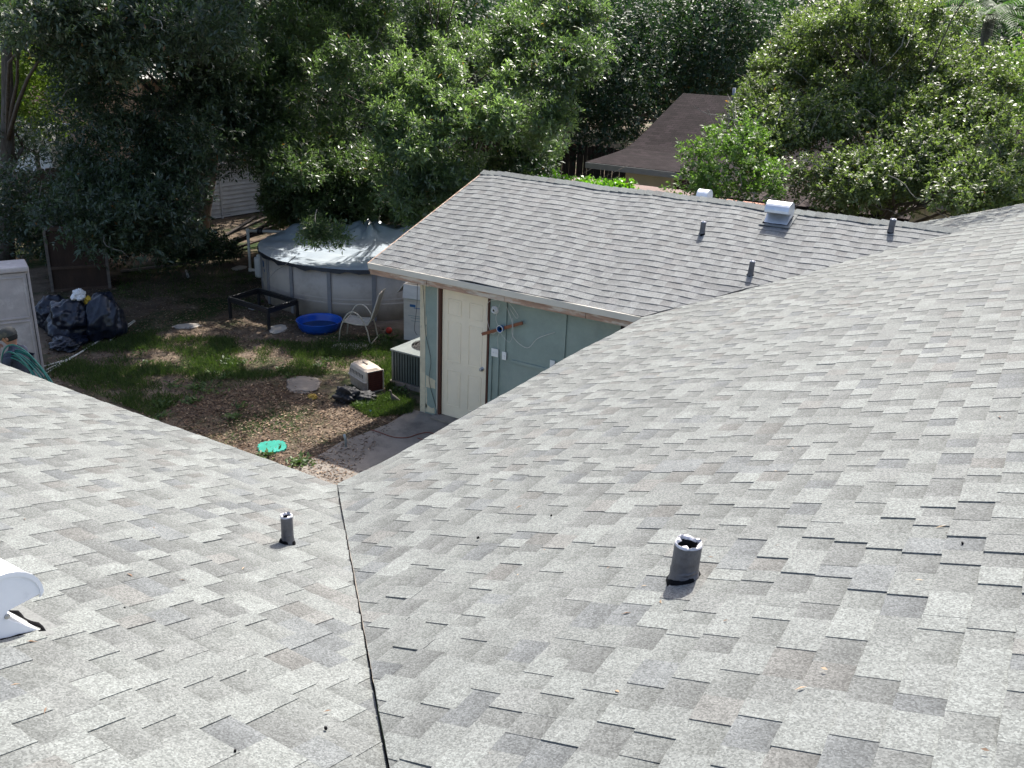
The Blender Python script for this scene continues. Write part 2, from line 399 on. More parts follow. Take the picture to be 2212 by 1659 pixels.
# peeled patches where old cream paint shows: thin irregular raised flakes
def peel(pts, h=.0022):
    poly = []
    for i in range(len(pts)):
        p, q = pts[i], pts[(i+1) % len(pts)]; n = 6
        for k in range(n):
            poly.append((p[0]+(q[0]-p[0])*k/n+R.uniform(-.006, .006), p[1]+(q[1]-p[1])*k/n+R.uniform(-.008, .008)))
    return MB().prism(poly, 0, h, lambda x, y, z: (x, YW-z, y)).obj('peeled_patch', cream, house)
peel([(CX+.11, .42), (DX0-.10, .44), (DX0-.10, .58), (CX+.11, .62)]); peel([(CX+.11, .05), (CX+.14, .10), (CX+.13, .40), (CX+.11, .42)])
peel([(CX+.11, .02), (DX0-.10, .02), (DX0-.11, .12), (CX+.22, .10), (CX+.11, .16)]); peel([(CX+.11, 1.25), (CX+.125, 1.25), (CX+.12, 1.55), (CX+.11, 1.6)])
peel([(CX+.11, 2.02), (DX0-.1, 2.06), (DX0-.1, 2.15), (CX+.11, 2.15)])
MB().box((.45, 2.9, 1.13), (.12, 5.98, 2.3)).obj('wall', teal, house)
MB().box((-4.2, -.40, 1.13), (9.0, .12, 2.3)).obj('wall', teal, house)
wl = MB().box((CX+.05, (YW+.124+YG-.35)/2, 1.13), (.10, YG-.35-YW-.13, 2.3)); wl.add([(CX+.05, YW+.13, 2.27), (CX+.05, YG-.36, 2.27), (CX+.05, YG-.36, 2.6), (CX+.05, W_+D_, zb-.06)], [(0, 1, 2, 3)]); wl.obj('wall', teal, house)
MB().box(((CX+2*XR-.4)/2, YG-.35, 1.2), (2*XR-.4-CX, .12, 2.4)).obj('wall', teal, house)
MB().add([(.3, YG-.3, 2.38), (2*XR-.4, YG-.3, 2.38), (XR, YG-.3, zr-.1)], [(0, 1, 2)]).obj('gable_wall', teal, house)
MB().box((2*XR-.4, (YG-2*XR)/2+.1, 1.13), (.12, YG+2*XR-1.1, 2.3)).obj('wall', teal, house)
MB().box((.7, -2*XR+.4, 1.13), (19, .12, 2.3)).obj('wall', teal, house)
MB().box((XL+.5, -XR, 1.13), (.12, 9.6, 2.3)).obj('wall', teal, house)
# eave of the back wing: white drip edge, bare fascia, soffit
MB().box((-LB/2, W_-.012, HE-.045), (LB+.02, .018, .085)).obj('drip_edge', white_trim, house)
x = -LB+.01; k = 0
for ln in (1.05, 1.32, 1.25, .79):
    MB().box((x+ln/2, W_+.010+.004*(k % 2), HE-.125), (ln-.006, .02, .10)).obj('fascia_board', bare_wood, house, bevel=.003); x += ln; k += 1
MB().box((-LB/2, W_+.16, HE-.16), (LB-.02, .27, .012)).obj('soffit', bare_wood, house)
MB().box((-LB/2-.3, W_+.295, HE-.19), (LB-.7, .02, .05)).obj('frieze_board', cream, house)
for s_, nm in ((1, 'near'), (-1, 'far')):
    y0, y1, z0, z1 = (W_, W_+D_, HE, zb) if s_ > 0 else (YG, W_+D_, zbe, zb)
    MB().bar((-LB-.012, y0, z0-.075), (-LB-.012, y1, z1-.075), .02, .14).obj('rake_board', bare_wood, house)
MB().bar((.0+.9, YG+.012, HE+.9*PM-.07), (XR, YG+.012, zr-.07), .02, .12).obj('rake_board', white_trim, house)
MB().bar((XR, YG+.012, zr-.07), (2*XR, YG+.012, HE-.07), .02, .12).obj('rake_board', white_trim, house)
MB().box((.014, W_/2, HE-.06), (.02, W_, .09)).obj('drip_edge', white_trim, house)
MB().box((XL/2, -.014, HE-.06), (-XL, .02, .09)).obj('drip_edge', white_trim, house)
# battens and rail on the teal wall
for x0, z0, z1, wd in ((-2.225, 1.22, 2.15, .075), (-1.275, 0, 2.15, .085), (-2.435, 0, 1.22, .05), (-2.315, 0, 1.20, .05)):
    MB().box((x0, YW-.012, (z0+z1)/2), (wd, .022, z1-z0)).obj('batten', teal, house, bevel=.003)
MB().box((-1.70, YW-.0105, 1.185), (.76, .019, .05)).obj('rail', teal, house, bevel=.003)
MB().box((-.40, YW-.012, 1.93), (.06, .022, .34)).obj('vent_opening', dark, house); MB().box((-.335, YW-.014, 1.93), (.05, .026, .36)).obj('batten', cream, house)
# door
door = MB().box(((DX0+DX1)/2, YW+.045, .04+2.02/2), (DX1-DX0-.006, .035, 2.02)).obj('door', door_paint, house, bevel=.003); door['label'] = 'cream six-panel door'
dw = DX1-DX0
for cx_ in (.27, .73):
    for z0, z1 in ((1.66, 1.90), (.94, 1.56), (.22, .80)):
        xc = DX0+dw*cx_; zc = (z0+z1)/2; w2, h2 = .115, (z1-z0)/2; y = YW+.0265
        fr = MB()
        for (a, b, c, d) in ((-w2, h2, w2, h2), (-w2, -h2, w2, -h2)): fr.box((xc, y, zc+b), (2*w2, .014, .014))
        for sx in (-w2, w2): fr.box((xc+sx, y, zc), (.014, .0135, 2*h2-.0145))
        fr.obj('panel_moulding', door_paint, door, bevel=.004)
        MB().box((xc, y+.002, zc), (2*w2-.06, .009, 2*h2-.06)).obj('raised_panel', door_paint, door, bevel=.004)
kb = MB().lathe([(.0, -.062), (.018, -.06), (.027, -.048), (.026, -.036), (.012, -.026), (.011, -.012), (.03, -.008), (.032, 0)], 16)
ko = kb.obj('door_knob', steel, door, smooth=True); ko.location = (-2.60, YW+.026, .94); ko.rotation_euler = (math.radians(-90), 0, 0)
for x0 in (DX0-.023, DX1+.020): MB().box((x0, YW+.02, 1.06), (.040 if x0 < DX0 else .034, .07, 2.12)).obj('door_jamb', jamb_wood, house, bevel=.004)
MB().box(((DX0+DX1)/2, YW+.02, 2.092), (dw+.004, .068, .05)).obj('door_head', jamb_wood, house, bevel=.004)
MB().box(((DX0+DX1)/2-.02, YW-.06, .018), (dw+.12, .22, .036)).obj('door_sill', concrete, house, bevel=.006)
MB().bar((DX0-.052, YW-.012, 0), (DX0-.052, YW-.012, 2.1), .016, .02, (0, 1, 0)).obj('caulk_strip', white_trim, house)

# ------------------------------------------------------------------ things on the teal wall
def switch(x, z, wd, n, label):
    t = thing('switch_plate', label, 'switch plate', (x, YW-.024, z), 0, 'white switch and outlet plates on the teal wall')
    MB().box((0, .011, 0), (wd*.8, .022, .095)).obj('box', steel, t)
    MB().box((0, -.003, 0), (wd, .007, .12)).obj('cover', white_plastic, t, bevel=.003)
    for i in range(n): MB().box(((i-(n-1)/2)*.046, -.010, 0), (.011, .012, .024)).obj('toggle', white_plastic, t)
switch(-2.36, 1.26, .12, 2, 'double white switch plate nearest the cream door'); switch(-2.20, 1.245, .072, 1, 'single white switch plate at the left end of the teal rail'); switch(-1.41, 1.29, .078, 1, 'white outlet plate far right, cut by the roof edge')
t = thing('light_fixture', 'bare round white porcelain lamp holder high on the teal wall', 'lamp holder', (-2.39, YW, 1.89))
MB().lathe([(.0, .0), (.062, .0), (.062, .012), (.05, .03), (.036, .036), (.034, .06), (.024, .062), (.022, .03), (0, .03)], 20).obj('socket', white_plastic, t, smooth=True).rotation_euler = (math.radians(90), 0, 0)
MB().lathe([(.0, .031), (.020, .031), (.018, .045), (0, .046)], 12).obj('contact', black_metal, t).rotation_euler = (math.radians(90), 0, 0)
blue_p = pmat('blue_plastic', (.02, .13, .36), .4, .1)
t = thing('fan_brace', 'reddish wooden slat with a round blue junction box hung on wires', 'brace', (-2.24, YW, 1.66))
MB().bar((-.33, -.055, -.155), (.34, -.055, .145), .045, .02, (0, 1, 0)).obj('slat', pmat('red_wood', (.24, .085, .04), .6, .35, 10, .3, 40), t, bevel=.003)
bx_ = MB().lathe([(0, .02), (.045, .02), (.050, .075), (.046, .076), (.042, .03), (0, .03)], 20).obj('junction_box', blue_p, t); bx_.rotation_euler = (math.radians(90), 0, 0); bx_.location = (0, -.035, 0)
rg = MB().lathe([(.050, .070), (.055, .074), (.050, .080), (.045, .078), (.050, .070)], 20).obj('rim', white_plastic, bx_)
def wire(pts, name, mat, label, cat, r=.0035, group=None, n=5):
    P = []
    pts = [Vector(p) for p in pts]
    for i in range(len(pts)-1):
        p0, p1, p2, p3 = pts[max(i-1, 0)], pts[i], pts[i+1], pts[min(i+2, len(pts)-1)]
        for k in range(6):
            u = k/6; P.append(.5*((2*p1)+(-p0+p2)*u+(2*p0-5*p1+4*p2-p3)*u*u+(-p0+3*p1-3*p2+p3)*u**3))
    P.append(pts[-1])
    return tag(MB().tube(P, r, n).obj(name, mat, None, smooth=True), label, cat, group)
yw = YW-.03
cable = pmat('cable_sheath', (.62, .60, .55), .5)
gw = 'loose cables on the teal wall'
wire([(-2.24, yw, 2.08), (-2.33, yw-.03, 2.06), (-2.49, yw-.02, 1.98), (-2.48, yw-.03, 1.72), (-2.40, yw-.03, 1.55), (-2.31, yw-.05, 1.60)], 'cable', cable, 'white cable looping from under the eave left past the lamp holder', 'cable', group=gw)
wire([(-2.24, yw, 2.08), (-2.10, yw-.05, 2.04), (-1.98, yw-.03, 1.90), (-2.0, yw-.04, 1.86), (-2.12, yw-.02, 1.97)], 'cable', cable, 'short white cable loop drooping right of the upper batten', 'cable', group=gw)
wire([(-2.19, yw, 1.98), (-2.06, yw-.05, 1.80), (-2.02, yw-.06, 1.58), (-1.79, yw-.06, 1.47), (-1.63, yw-.05, 1.64), (-1.40, yw+.005, 1.76)], 'cable', cable, 'white cable falling right in a V below the slat', 'cable', .0045, gw)
wire([(-2.30, yw, 2.0), (-2.34, yw-.03, 1.80), (-2.30, yw-.04, 1.70)], 'cable', cable, 'short cable between lamp holder and blue box', 'cable', group=gw)
wire([(-2.24, yw-.06, 1.60), (-2.08, yw-.08, 1.50), (-2.03, yw-.06, 1.62), (-2.05, yw-.05, 1.85)], 'cable', cable, 'thin cable loop hanging under the blue box', 'cable', .003, gw)
wire([(-2.26, yw-.04, 1.60), (-2.31, yw-.01, 1.50), (-2.30, yw, 1.31)], 'cable', cable, 'thin cable from blue box down to double switch plate', 'cable', .003, gw)
wire([(CX+.06, YW-.02, 2.13), (CX+.10, YW-.03, 1.7), (CX+.12, YW-.02, 1.3), (CX+.22, YW-.02, .9), (CX+.20, YW-.03, .55), (CX+.33, YW-.02, .12), (CX+.36, YW-.10, .01)], 'phone_wire', black_metal, 'thin dark wire hanging crookedly down the wall left of the door', 'wire', .004)
wire([(CX-.02, YW-.04, 2.12), (CX-.03, YW-.04, 1.7), (CX-.06, YW-.06, 1.35), (CX-.02, YW-.04, 1.25)], 'phone_wire', black_metal, 'short dark wire dangling off the cream corner board', 'wire', .004)

# ------------------------------------------------------------------ roof vents
def slope_frame(k, P): return Vector(P)
def vent_pipe(px, py, r, h, k, label, lean=(0, 0), seed=0):
    n, kk = {'R': ((-PM, 0, 1), HE), 'L': ((0, PM, 1), HE), 'B': ((0, -PM, 1), HE-PM*W_)}[k]
    P = hit(px, py, n, kk); rr = random.Random(seed)
    t = thing('vent_pipe', label, 'vent pipe', P, 0, 'lead-covered plumbing vent pipes')
    grad = {'R': (PM, 0), 'L': (0, -PM), 'B': (0, PM)}[k]
    ph = [rr.uniform(0, 6) for _ in range(4)]
    def wob(j, a, R_, z):
        f = 1+.03*math.sin(3*a+ph[0])+.02*math.sin(2*a+ph[1]+z*20)
        if j == 0: return R_, z+R_*(math.cos(a)*grad[0]+math.sin(a)*grad[1])+.012
        if j == 1: return R_*f, z+R_*(math.cos(a)*grad[0]+math.sin(a)*grad[1])+.012
        return R_*f, z
    MB().lathe([(r*1.16, .0), (r*1.08, .02), (r*1.0, .055), (r, .075), (r*.99, h*.6), (r, h-.004)], 28, wob=wob).obj('sleeve', lead, t, smooth=True)
    def wob2(j, a, R_, z):
        c = math.sin(4*a+ph[2])+.6*math.sin(7*a+ph[3])
        if j == 0: return R_*(1+.03*math.sin(3*a+ph[0])), z
        if j == 1: return R_*(1+.03*math.sin(3*a+ph[0])), z+.004*c
        return R_*(1+.22*c*(j-1)/2), z-.006*c
    MB().lathe([(r*1.0, h-.006), (r*.97, h+.005), (r*.84, h+.002), (r*.74, h-.010)], 28, wob=wob2).obj('folded_rim', lead_sunlit, t, smooth=True)
    MB().lathe([(r*.80, h-.008), (r*.78, h*.4), (.001, h*.4)], 20).obj('bore', dark, t)
    def wob3(j, a, R_, z): 
        f = 1+.10*math.sin(2*a+ph[1])+.06*math.sin(5*a+ph[2]); return R_*f, z+R_*f*(math.cos(a)*grad[0]+math.sin(a)*grad[1])
    MB().lathe([(r*1.02, .034), (r*1.12, .028), (r*1.22, .018), (r*1.26, .005)], 24, wob=wob3).obj('tar_seal', tar, t, smooth=True)
    MB().lathe([(r*.97, .055), (r*1.035, .06), (r*1.03, .068), (r*.97, .072)], 24, wob=lambda j, a, R_, z: (R_, z+R_*.2*math.cos(a-ph[0]))).obj('collar_ring', lead, t, smooth=True)
    if lean != (0, 0): t.rotation_euler = (lean[0], lean[1], 0)
    return t
vent_pipe(1474, 1254, .057, .185, 'R', 'stout dark vent pipe with crumpled white rim on the right foreground slope', (0, .03), 1)
vent_pipe(622, 1176, .034, .185, 'L', 'thin grey vent pipe on the near left slope beside the valley', (0, 0), 2)
vent_pipe(1516, 507, .038, .185, 'B', 'leftmost of the three vent pipes on the back wing', (0, .03), 3)
vent_pipe(1620, 597, .036, .20, 'B', 'lowest vent pipe on the back wing, nearest the valley', (0, .04), 4)
vent_pipe(1923, 504, .040, .19, 'B', 'rightmost vent pipe near the right end of the back ridge', (0, .04), 5)
def gooseneck(P, az, grad, label, wd=.34, sc=1.0, seed=0, white_metal=white_metal):
    """hooded vent; local +x is its mouth (downslope)"""
    t = thing('roof_vent', label, 'roof vent', P, az, 'white hooded goose-neck roof vents')
    dz = -grad
    arc = [(.155*math.cos(a), .135+.135*math.sin(a)) for a in np.linspace(math.pi, -.05, 15)]
    out = [(-.155, .155*grad)]+arc+[(.150, .118), (.148, .123)]+[(.02, .118), (.005, .095)]+[(.125, -.125*grad+.012)]
    q = [(x*sc, z*sc) for x, z in out]
    MB().prism(q, -wd/2, wd/2, lambda x, y, z: (x, z, y)).obj('hood', white_metal, t, bevel=.002)
    for s_ in (-1, 1):
        MB().prism([(a*1.015, b*1.01+.0015) for a, b in q[1:-4]]+[(a*.93, b*.95) for a, b in q[1:-4]][::-1], s_*wd/2-.004, s_*wd/2+.004, lambda x, y, z: (x, z, y)).obj('seam', white_metal, t)
        rv = MB().lathe([(.011, 0), (.010, .005), (.001, .008)], 10).obj('rivet', steel, t); rv.location = (.012*sc, s_*(wd/2), .100*sc); rv.rotation_euler = (math.radians(-90*s_), 0, 0)
    MB().box((.085*sc, 0, .1165*sc), (.12*sc, wd*.94, .004)).obj('mouth_shade', dark, t)  # dark sheet standing in for the shade inside the open hood
    def pl(x, y): return (x, y, -x*grad+.014)
    MB().add([pl(-.21*sc, -wd/2-.05), pl(.19*sc, -wd/2-.05), pl(.19*sc, wd/2+.05), pl(-.21*sc, wd/2+.05)]+[tuple(Vector(pl(a, b))-Vector((0, 0, .008))) for a, b in ((-.21*sc, -wd/2-.05), (.19*sc, -wd/2-.05), (.19*sc, wd/2+.05), (-.21*sc, wd/2+.05))], [(0, 1, 2, 3), (0, 4, 5, 1), (1, 5, 6, 2), (2, 6, 7, 3), (3, 7, 4, 0)]).obj('flashing', sh_flash, t)
    rr = random.Random(seed); pts = [(.130*sc+rr.uniform(-.006, .010), yy, -.130*grad+.012) for yy in np.linspace(-wd/2-.01, wd/2+.01, 15)]
    MB().tube(pts, [rr.uniform(.005, .012) for _ in pts], 6).obj('tar_bead', tar, t, smooth=True)
    for s_ in (-1, 1):
        pts = [(xx, s_*(wd/2+.003), -xx*grad+.012) for xx in np.linspace(-.15, .13, 10)]; MB().tube(pts, [rr.uniform(.004, .009) for _ in pts], 6).obj('tar_bead', tar, t, smooth=True)
    return t
sh_flash = pmat('granule_flashing', (.16, .165, .16), .9, .3, 80)
P = hit(92, 1366, (0, PM, 1), HE)
gooseneck((P[0]-.175, P[1]-.13, P[2]+.13*PM), math.radians(90), PM, 'white hooded roof vent cut by the left picture edge', .36, 1.0, 1)
P = hit(1672, 484, (0, -PM, 1), HE-PM*W_)
gooseneck((P[0]+.02, P[1]+.11, P[2]+.11*PM), math.radians(-90), PM, 'silver-white hooded roof vent near the top of the back ridge', .33, 1.0, 2, pmat('galvanised_sheet', (.62, .64, .67), .38, .12, 8, .1, 20, metal=.55))
P = hit(1523, 440, (0, PM, 1), zb+PM*(W_+D_)); 
gooseneck((P[0]-.05, W_+D_+.42, zb-.42*PM), math.radians(90), PM, 'white roof vent just peeking over the back ridge', .17, .85, 3)

# ------------------------------------------------------------------ yard things
def V3(p): return Vector((float(p[0]), float(p[1]), float(p[2])))
# above-ground pool
PC = Vector((-8.95, 10.85, GZ)); PR = 2.30; PH = 1.07
pool = thing('above_ground_pool', 'round above-ground pool with pale walls under a blue-grey tarp', 'pool', PC)
pool_wall = pmat('pool_wall', (.47, .41, .355), .5, .12, 2, .1, 10, c2=(.30, .25, .21), patch=(.5, .75), pscale=1.5)
pool_grey = pmat('pool_upright', (.22, .215, .22), .45, .15, 6)
n = 72
MB().lathe([(PR-.02, 0), (PR, .0), (PR+.006, .5), (PR, PH-.03), (PR-.02, PH-.03)], n).obj('pool_wall', pool_wall, pool, smooth=True)
MB().lathe([(PR-.05, PH-.03), (PR+.055, PH-.03), (PR+.06, PH), (PR-.05, PH)], n).obj('top_rail', pool_grey, pool)
for z in (.33, .42):
    MB().lathe([(PR+.004, z), (PR+.012, z+.006), (PR+.012, z+.03), (PR+.004, z+.036)], n).obj('liner_band', pool_wall, pool)
A0 = math.atan2(8.62-10.85, -8.10+8.95)
for k in range(16):
    a = A0+k*2*math.pi/16; MB().box((0, 0, PH/2-.01), (.04, .085, PH-.03)).obj('upright', pool_grey, pool, bevel=.01, loc=((PR+.022)*math.cos(a), (PR+.022)*math.sin(a), 0), rz=a)
lb = MB()
aa = A0-2.4*2*math.pi/16
for q, (da, z, wd, h) in enumerate(((0, .80, .10, .12), (.015, .66, .08, .06), (-.04, .78, .05, .16))):
    a = aa+da; lb.bar(((PR+.010)*math.cos(a-wd/2/PR), (PR+.010)*math.sin(a-wd/2/PR), z), ((PR+.010)*math.cos(a+wd/2/PR), (PR+.010)*math.sin(a+wd/2/PR), z), .004, h)
lb.obj('sticker', pmat('blue_sticker', (.05, .12, .26), .5, .5, 30), pool)
# tarp
vs = []; fs = []; nr, na = 26, 120
def tarpz(x, y, rr):
    z = PH+.012-.05*(1-(rr/PR)**2)
    d = math.hypot(x+.75, y-.95); z += .40*math.exp(-(d/.6)**2)*(.75+.25*math.sin(6*math.atan2(y-.95, x+.75)))   # propped up from below
    d = math.hypot(x-.4, y-1.5); z += .42*math.exp(-(d/.5)**2)
    d = math.hypot(x+2.0, y+.2); z += .22*math.exp(-(d/.42)**2)
    z += .025*math.sin(5*x+2*y+1.2*math.sin(3*y))*math.exp(-((y-.8)/1.2)**2)+.018*math.sin(9*y-4*x+math.sin(5*x))+.010*math.sin(21*x+8*y)*math.exp(-((x+1.2)/1.0)**2)
    return max(z, PH-.06)
for i in range(nr+1):
    rr = (PR+.075)*min(1, (i/(nr-1))**.8) if i < nr else PR+.09
    for k in range(na):
        a = 2*math.pi*k/na; wv = .012*math.sin(17*a)+.010*math.sin(29*a+1); x, y = rr*math.cos(a), rr*math.sin(a)
        edge = max(0, (rr/PR-.9)/.13)
        z = tarpz(x, y, rr)*(1-edge)+edge*(PH+.022) if i < nr-1 else (PH+.018 if i == nr-1 else PH-.055+.02*math.sin(23*a)+.015*math.sin(41*a))
        if i >= nr-1: x *= 1+wv*.3; y *= 1+wv*.3
        vs.append((x, y, z))
for i in range(nr):
    for k in range(na): fs.append((i*na+k, i*na+(k+1) % na, (i+1)*na+(k+1) % na, (i+1)*na+k))
tarp_m = pmat('tarp', (.40, .46, .52), .28, .12, 1.5, .3, 10, c2=(.52, .57, .61), patch=(.45, .7), pscale=.8)
cov = MB().add(vs[:(nr)*na], [f for f in fs if max(f) < nr*na]).obj('pool_tarp', tarp_m, None, smooth=True, loc=PC); tag(cov, 'crinkled blue-grey tarp spread over the round pool', 'tarp')
MB().add(vs[(nr-1)*na:], [tuple(i-(nr-1)*na for i in f) for f in fs if min(f) >= (nr-1)*na]).obj('tarp_hem', pmat('tarp_black', (.012, .014, .022), .5, .3, 9), cov, smooth=True)
# filter and its pipes
fp = V3(G(562, 592)); t = thing('pool_filter', 'white pool filter tank against the left side of the pool', 'pool filter', V3(G(561, 598)))
MB().lathe([(.001, .0), (.09, .0), (.10, .02), (.105, .44), (.095, .47), (.05, .48), (.001, .48)], 24).obj('tank', white_plastic, t, smooth=True)
MB().lathe([(.05, .475), (.05, .52), (.03, .54), (.001, .54)], 12).obj('valve', white_plastic, t)
MB().tube([(.09, 0, .12), (.22, .06, .10), (.42, .2, .12)], .025, 8).obj('hose', black_metal, t, smooth=True)
pvc = pmat('pvc', (.78, .76, .70), .45, .12, 4, c2=(.30, .24, .18), patch=(.55, .8), pscale=7)
b0 = V3(G(541, 586)); b1 = b0+Vector((0, 0, 1.0)); pdir = (PC+Vector((-1.4, .6, 0))-b0).normalized()
t = thing('pvc_plumbing', 'white pipe elbow rising beside the pool filter and crossing to the pool', 'pipe', b0)
MB().tube([(0, 0, .03), (0, 0, .99)], .034, 10).obj('riser', pvc, t, smooth=True)
q = pdir*.95
MB().tube([(0, 0, .99), (q.x, q.y, 1.02)], .034, 10).obj('crossing', pvc, t, smooth=True)
q = pdir*.42
MB().tube([(0, 0, .04), (q.x, q.y-.1, .05)], .034, 10).obj('foot', pvc, t, smooth=True)
for z in (.03, .99): MB().lathe([(.044, z-.045), (.046, z), (.044, z+.045), (.001, z+.05)], 12).obj('elbow', pvc, t, smooth=True)
MB().lathe([(.06, -.08), (.08, 0), (.06, .08)], 12, (pdir.x*.3, pdir.y*.3, 1.0), close=True).obj('valve', black_metal, t, smooth=True)
# black table frame
t = thing('table_frame', 'black metal patio table frame without its top', 'table', (0, 0, GZ))
A, B, C_ = Vector((-9.74, 7.51)), Vector((-8.54, 7.40)), Vector((-8.58, 8.22)); Dd = A+C_-B
t.location = (*((A+C_)/2), GZ); cr = [Vector((*(p-(A+C_)/2), 0)) for p in (A, B, C_, Dd)]
for p in cr: MB().box((p.x, p.y, .215), (.05, .05, .43)).obj('leg', black_metal, t, bevel=.005)
for i in range(4):
    a_, b_ = cr[i], cr[(i+1) % 4]; d_ = (b_-a_).normalized()*.0
    MB().bar((a_.x, a_.y, .445), (b_.x, b_.y, .445), .055, .03).obj('rail', black_metal, t, bevel=.006)
    MB().bar((a_.x, a_.y, .385), (b_.x, b_.y, .385), .022, .07).obj('apron', black_metal, t)
# kiddie pool
kp = V3(G(695, 718)); blue = pmat('blue_pool', (.010, .075, .42), .3, .12, 4, c2=(.02, .12, .5), patch=(.5, .8))
t = thing('paddling_pool', 'small round bright blue plastic paddling pool on the dirt', 'paddling pool', (kp.x-.17, kp.y+.12, GZ))
def wobk(j, a, r, z): return r*(1+.012*math.sin(8*a)*(1 if j in (2, 3) else 0)), z
MB().lathe([(.001, .012), (.36, .0), (.385, .05), (.40, .06), (.405, .10), (.42, .11), (.425, .16), (.445, .19), (.452, .20), (.445, .206), (.425, .195), (.412, .16), (.402, .10), (.388, .06), (.36, .02), (.001, .02)], 48, wob=wobk).obj('basin', blue, t, smooth=True)
wm, _, wb, _, _ = _mat('murky_water'); wb.inputs['Base Color'].default_value = (.01, .03, .06, 1); wb.inputs['Roughness'].default_value = .05
MB().lathe([(.385, .065), (.001, .066)], 40).obj('water', wm, t)
# lawn chair
ch = thing('lawn_chair', 'pale metal-framed sling patio chair facing the blue pool', 'chair', (-6.80, 8.10, GZ), math.radians(205))
fm = pmat('chair_frame', (.50, .45, .37), .4, .15, 8, metal=.2, c2=(.25, .18, .12), patch=(.6, .8)); sling = pmat('sling', (.33, .32, .29), .8, .15, 12, .2, 80)
# local +x = forward
for s_ in (-1, 1):
    y = s_*.27
    pts = [(.36, y, .0)]+[(.36+.02*math.sin(u*math.pi)-.62*u, y, .0+.62*math.sin(min(u*1.02, 1)*math.pi)**.55 if 0 < u < 1 else 0.012) for u in np.linspace(.06, .98, 16)]+[(-.30, y, .012)]
    MB().tube(pts, .013, 8).obj('arm_and_leg_hoop', fm, ch, smooth=True)
    MB().tube([(.27, y*.86, .40), (.0, y*.86, .36), (-.20, y*.86, .37), (-.27, y*.86, .50), (-.42, y*.86, .98)], .012, 8).obj('side_rail', fm, ch, smooth=True)
MB().add([(.27, -.22, .405), (.05, -.22, .35), (-.2, -.22, .375), (.27, .22, .405), (.05, .22, .35), (-.2, .22, .375), (.27, -.22, .395), (.05, -.22, .34), (-.2, -.22, .365), (.27, .22, .395), (.05, .22, .34), (-.2, .22, .365)], [(0, 1, 4, 3), (1, 2, 5, 4), (6, 9, 10, 7), (7, 10, 11, 8), (0, 3, 9, 6), (2, 8, 11, 5)]).obj('seat', sling, ch)
MB().bar((-.21, 0, .39), (-.41, 0, .95), .44, .012, (1, 0, .3)).obj('backrest', sling, ch)
MB().tube([(.27, -.235, .405), (.27, .235, .405)], .011, 8).obj('front_bar', fm, ch); MB().tube([(-.42, -.235, .98), (-.42, .235, .98)], .011, 8).obj('top_bar', fm, ch); MB().tube([(-.28, -.27, .03), (-.28, .27, .03)], .010, 8).obj('rear_bar', fm, ch)
# ball
bm = MB().lathe([(.001, 0)]+[(.065*math.sin(a), .065-.065*math.cos(a)) for a in np.linspace(.15, 3.0, 12)]+[(.001, .13)], 20)
o = bm.obj('ball', pmat('red_rubber', (.45, .030, .015), .45, .2, 8), None, smooth=True, loc=(-6.62, 8.72, GZ)); tag(o, 'small red rubber ball lying between chair and cardboard box', 'ball')
# cardboard box
cb_w = pmat('printed_carton', (.58, .55, .50), .8, .1, 3, c2=(.45, .43, .41), patch=(.5, .75), pscale=2, stretch=(1, 1, 3)); cb_t = pmat('brown_card', (.48, .34, .20), .85, .12, 5)
t = thing('cardboard_box', 'tall open cardboard carton with splayed flaps behind the house corner', 'box', (-5.92, 8.96, GZ), math.radians(12))
bw, bd_, bh = .62, .58, 1.10
for nm, c, d in (('front_panel', (0, -bd_/2, bh/2), (bw, .012, bh)), ('back_panel', (0, bd_/2, bh/2), (bw, .012, bh)), ('side_panel', (-bw/2, 0, bh/2), (.012, bd_-.013, bh)), ('side_panel', (bw/2, 0, bh/2), (.012, bd_-.013, bh)), ('bottom_panel', (0, 0, .01), (bw-.014, bd_-.014, .012))):
    MB().box(c, d).obj(nm, cb_w, t)
def flap(a, b, out, ln, up, mat):
    a, b = Vector(a), Vector(b); o_ = (Vector(out)*math.cos(up)+Vector((0, 0, math.sin(up))))*ln; ins = (b-a)*.03
    vs = [a, b, b+o_-ins, a+o_+ins]; nn = (b-a).cross(o_).normalized()*.006
    MB().add([v+nn for v in vs]+[v-nn for v in vs], [(0, 1, 2, 3), (7, 6, 5, 4), (0, 4, 5, 1), (1, 5, 6, 2), (2, 6, 7, 3), (3, 7, 4, 0)]).obj('flap', mat, t)
flap((-bw/2, -bd_/2, bh), (bw/2, -bd_/2, bh), (0, -1, 0), .26, -1.25, cb_w); flap((-bw/2, bd_/2, bh), (bw/2, bd_/2, bh), (0, 1, 0), .28, .9, white_plastic)
flap((-bw/2, -bd_/2, bh), (-bw/2, bd_/2, bh), (-1, 0, 0), .26, -.9, cb_w); flap((bw/2, -bd_/2, bh), (bw/2, bd_/2, bh), (1, 0, 0), .3, -.5, cb_t)
pr = MB(); pr.box((-.12, -bd_/2-.008, .70), (.12, .003, .05)); pr.box((-.02, -bd_/2-.008, .66), (.16, .003, .012))
pr.obj('printed_mark', pmat('blue_print', (.03, .12, .30), .7), t)
pr = MB(); pr.box((-.06, -bd_/2-.008, .88), (.30, .003, .12)); pr.box((-.05, -bd_/2-.008, .50), (.32, .003, .012)); pr.box((-.03, -bd_/2-.008, .46), (.26, .003, .012)); pr.box((.02, -bd_/2-.008, .40), (.34, .003, .01))
pr.obj('printed_panel', pmat('pale_print', (.26, .33, .33), .7, .25, 30), t)
